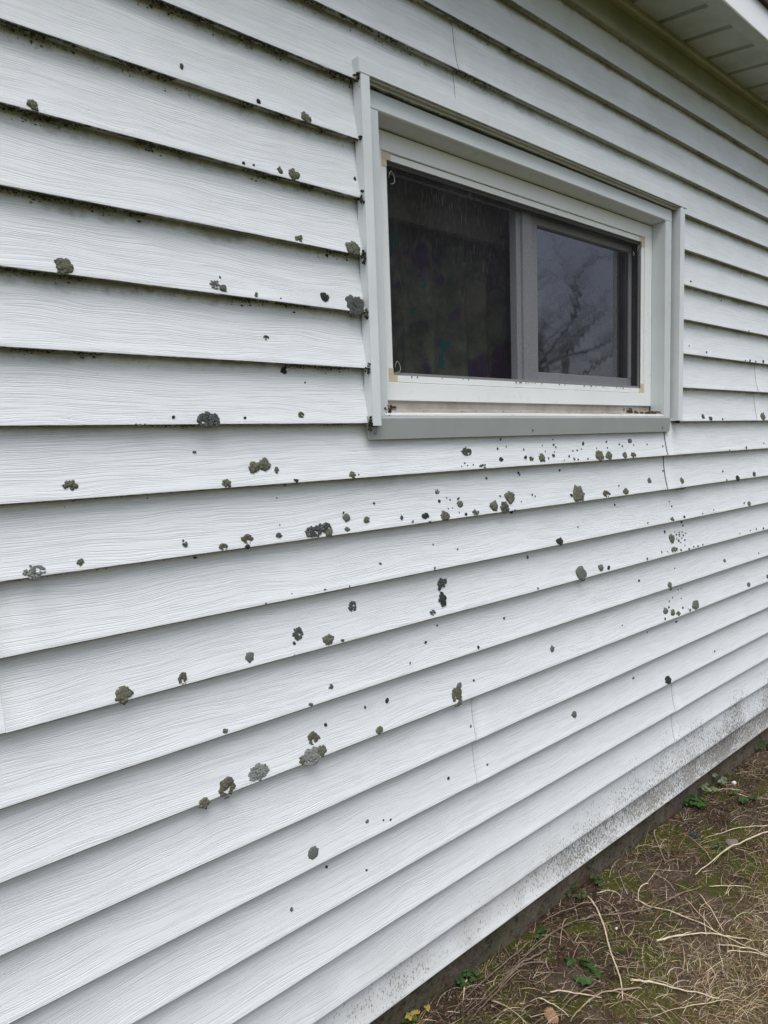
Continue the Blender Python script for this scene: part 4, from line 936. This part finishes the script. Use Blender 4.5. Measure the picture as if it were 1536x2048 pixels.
def stone(name, pos, s, mat, lab, cat, flat=.7, lift=.4, group=None):
    bm = bmesh.new(); bmesh.ops.create_icosphere(bm, subdivisions=3, radius=1.)
    for v in bm.verts:
        v.co *= 1+.22*mn.noise(v.co*1.3+Vector((s*999, 0, 0)))+.08*mn.noise(v.co*4); v.co = Vector((v.co.x*s, v.co.y*s*.8, v.co.z*s*flat))
    o = from_bm(name, bm, mat, None, True); x, y = pos; o.location = (x, y, gz(x, y)+s*lift); tag(o, lab, cat, group); return o
WHT = m_plain('white_stone', (.62, .60, .55), (.80, .78, .74), 90., .6)
stone('pebble', G['shell'], .011, WHT, 'white pebble on bare soil near the far weeds', 'pebble')
stone('pebble', G['bit'], .005, WHT, 'tiny white pebble on the moss beside the long vine', 'pebble')
GRS = m_plain('grey_stone', (.13, .11, .095), (.22, .19, .165), 60., .9)
stone('clod', G['cup'], .028, GRS, 'pale grey clod of earth under the slim stalk at right', 'clod', .5, .1)
def crumple(name, pos, s, mat, lab, cat):
    bm = bmesh.new(); n = 16; vs = []
    for i in range(n+1):
        row = []
        for j in range(n+1):
            u, v = i/n-.5, j/n-.5; hgt = .35*mn.noise(Vector((u*5+s*77, v*5, 1)))+.2*mn.noise(Vector((u*11, v*11, s*50)))
            row.append(bm.verts.new((u*s*2*(1+.25*mn.noise(Vector((v*4, 1, s)))), v*s*1.4*(1-1.1*u*u), s*(.35+hgt))))
        vs.append(row)
    for i in range(n):
        for j in range(n): bm.faces.new((vs[i][j], vs[i+1][j], vs[i+1][j+1], vs[i][j+1]))
    o = from_bm(name, bm, mat, None, True); x, y = pos; o.location = (x, y, gz(x, y)); o.rotation_euler.z = s*40
    sm = o.modifiers.new('thickness', 'SOLIDIFY'); sm.thickness = .0008
    tag(o, lab, cat); return o
crumple('crumpled_leaf', G['blk'], .024, m_plain('black_leaf', (.012, .016, .018), (.05, .065, .07), 90., .45), 'crumpled blackish leaf on the soil left of the slim stalk', 'leaf')
crumple('curled_leaf', G['leaf'], .024, m_plain('brown_leaf', (.20, .12, .07), (.33, .22, .14), 60., .7), 'curled tan brown dead leaf at the bottom edge', 'leaf')
crumple('dead_leaf', G['red'], .010, m_plain('rust_leaf', (.22, .09, .04), (.32, .14, .06), 60., .7), 'small rust red dead leaf in the dry grass', 'leaf')

# ---- bare trees out in the yard: they show only as dark branches mirrored in the right pane
def tree(loc, H, seed, lab, shade):
    q = random.Random(seed); tb, cb = bmesh.new(), bmesh.new()
    def grow(p, d, L, rad, dep):
        pts = [p]; dd = d.copy(); n = 4
        for k in range(n):
            dd = (dd+Vector((q.gauss(0, .16), q.gauss(0, .16), q.gauss(.04, .10)))).normalized(); p = p+dd*L/n; pts.append(p)
        tube(tb if dep == 0 else cb, [tuple(a) for a in pts], [rad*(1-.45*i/n) for i in range(n+1)], 7 if dep < 2 else 4)
        if dep < 6:
            for k in range(3 if dep < 5 else 2):
                a = Vector((q.gauss(0, 1), q.gauss(0, 1), q.gauss(.25, .5))).normalized()
                grow(pts[q.choice([2, 3, 4]) if dep else q.choice([3, 4])], (dd*.75+a*.75).normalized(), L*q.uniform(.55, .82), rad*.52, dep+1)
    grow(Vector((0, 0, 0)), Vector((0, 0, 1)), H*.30, H*.015, 0)
    root = empty('bare_tree', None, (*loc, gz(*loc))); tag(root, lab, 'tree', 'bare trees mirrored in the window')
    m = m_plain('bark_'+shade, (.05, .045, .04), (.12, .105, .09), 6., .95, .02)
    from_bm('trunk', tb, m, root, True); from_bm('crown', cb, m, root, True)
tree((15.5, -8.4), 9.0, 5, 'bare tree mirrored at the left side of the right pane', 'grey')
tree((17.5, -12.6), 8.5, 11, 'thinner bare tree farther out in the yard', 'brown')
tree((11.8, -11.6), 9.5, 17, 'bare tree mirrored near the middle stile of the window', 'dark')
bpy.context.view_layer.update()
print('objects', len(bpy.data.objects))
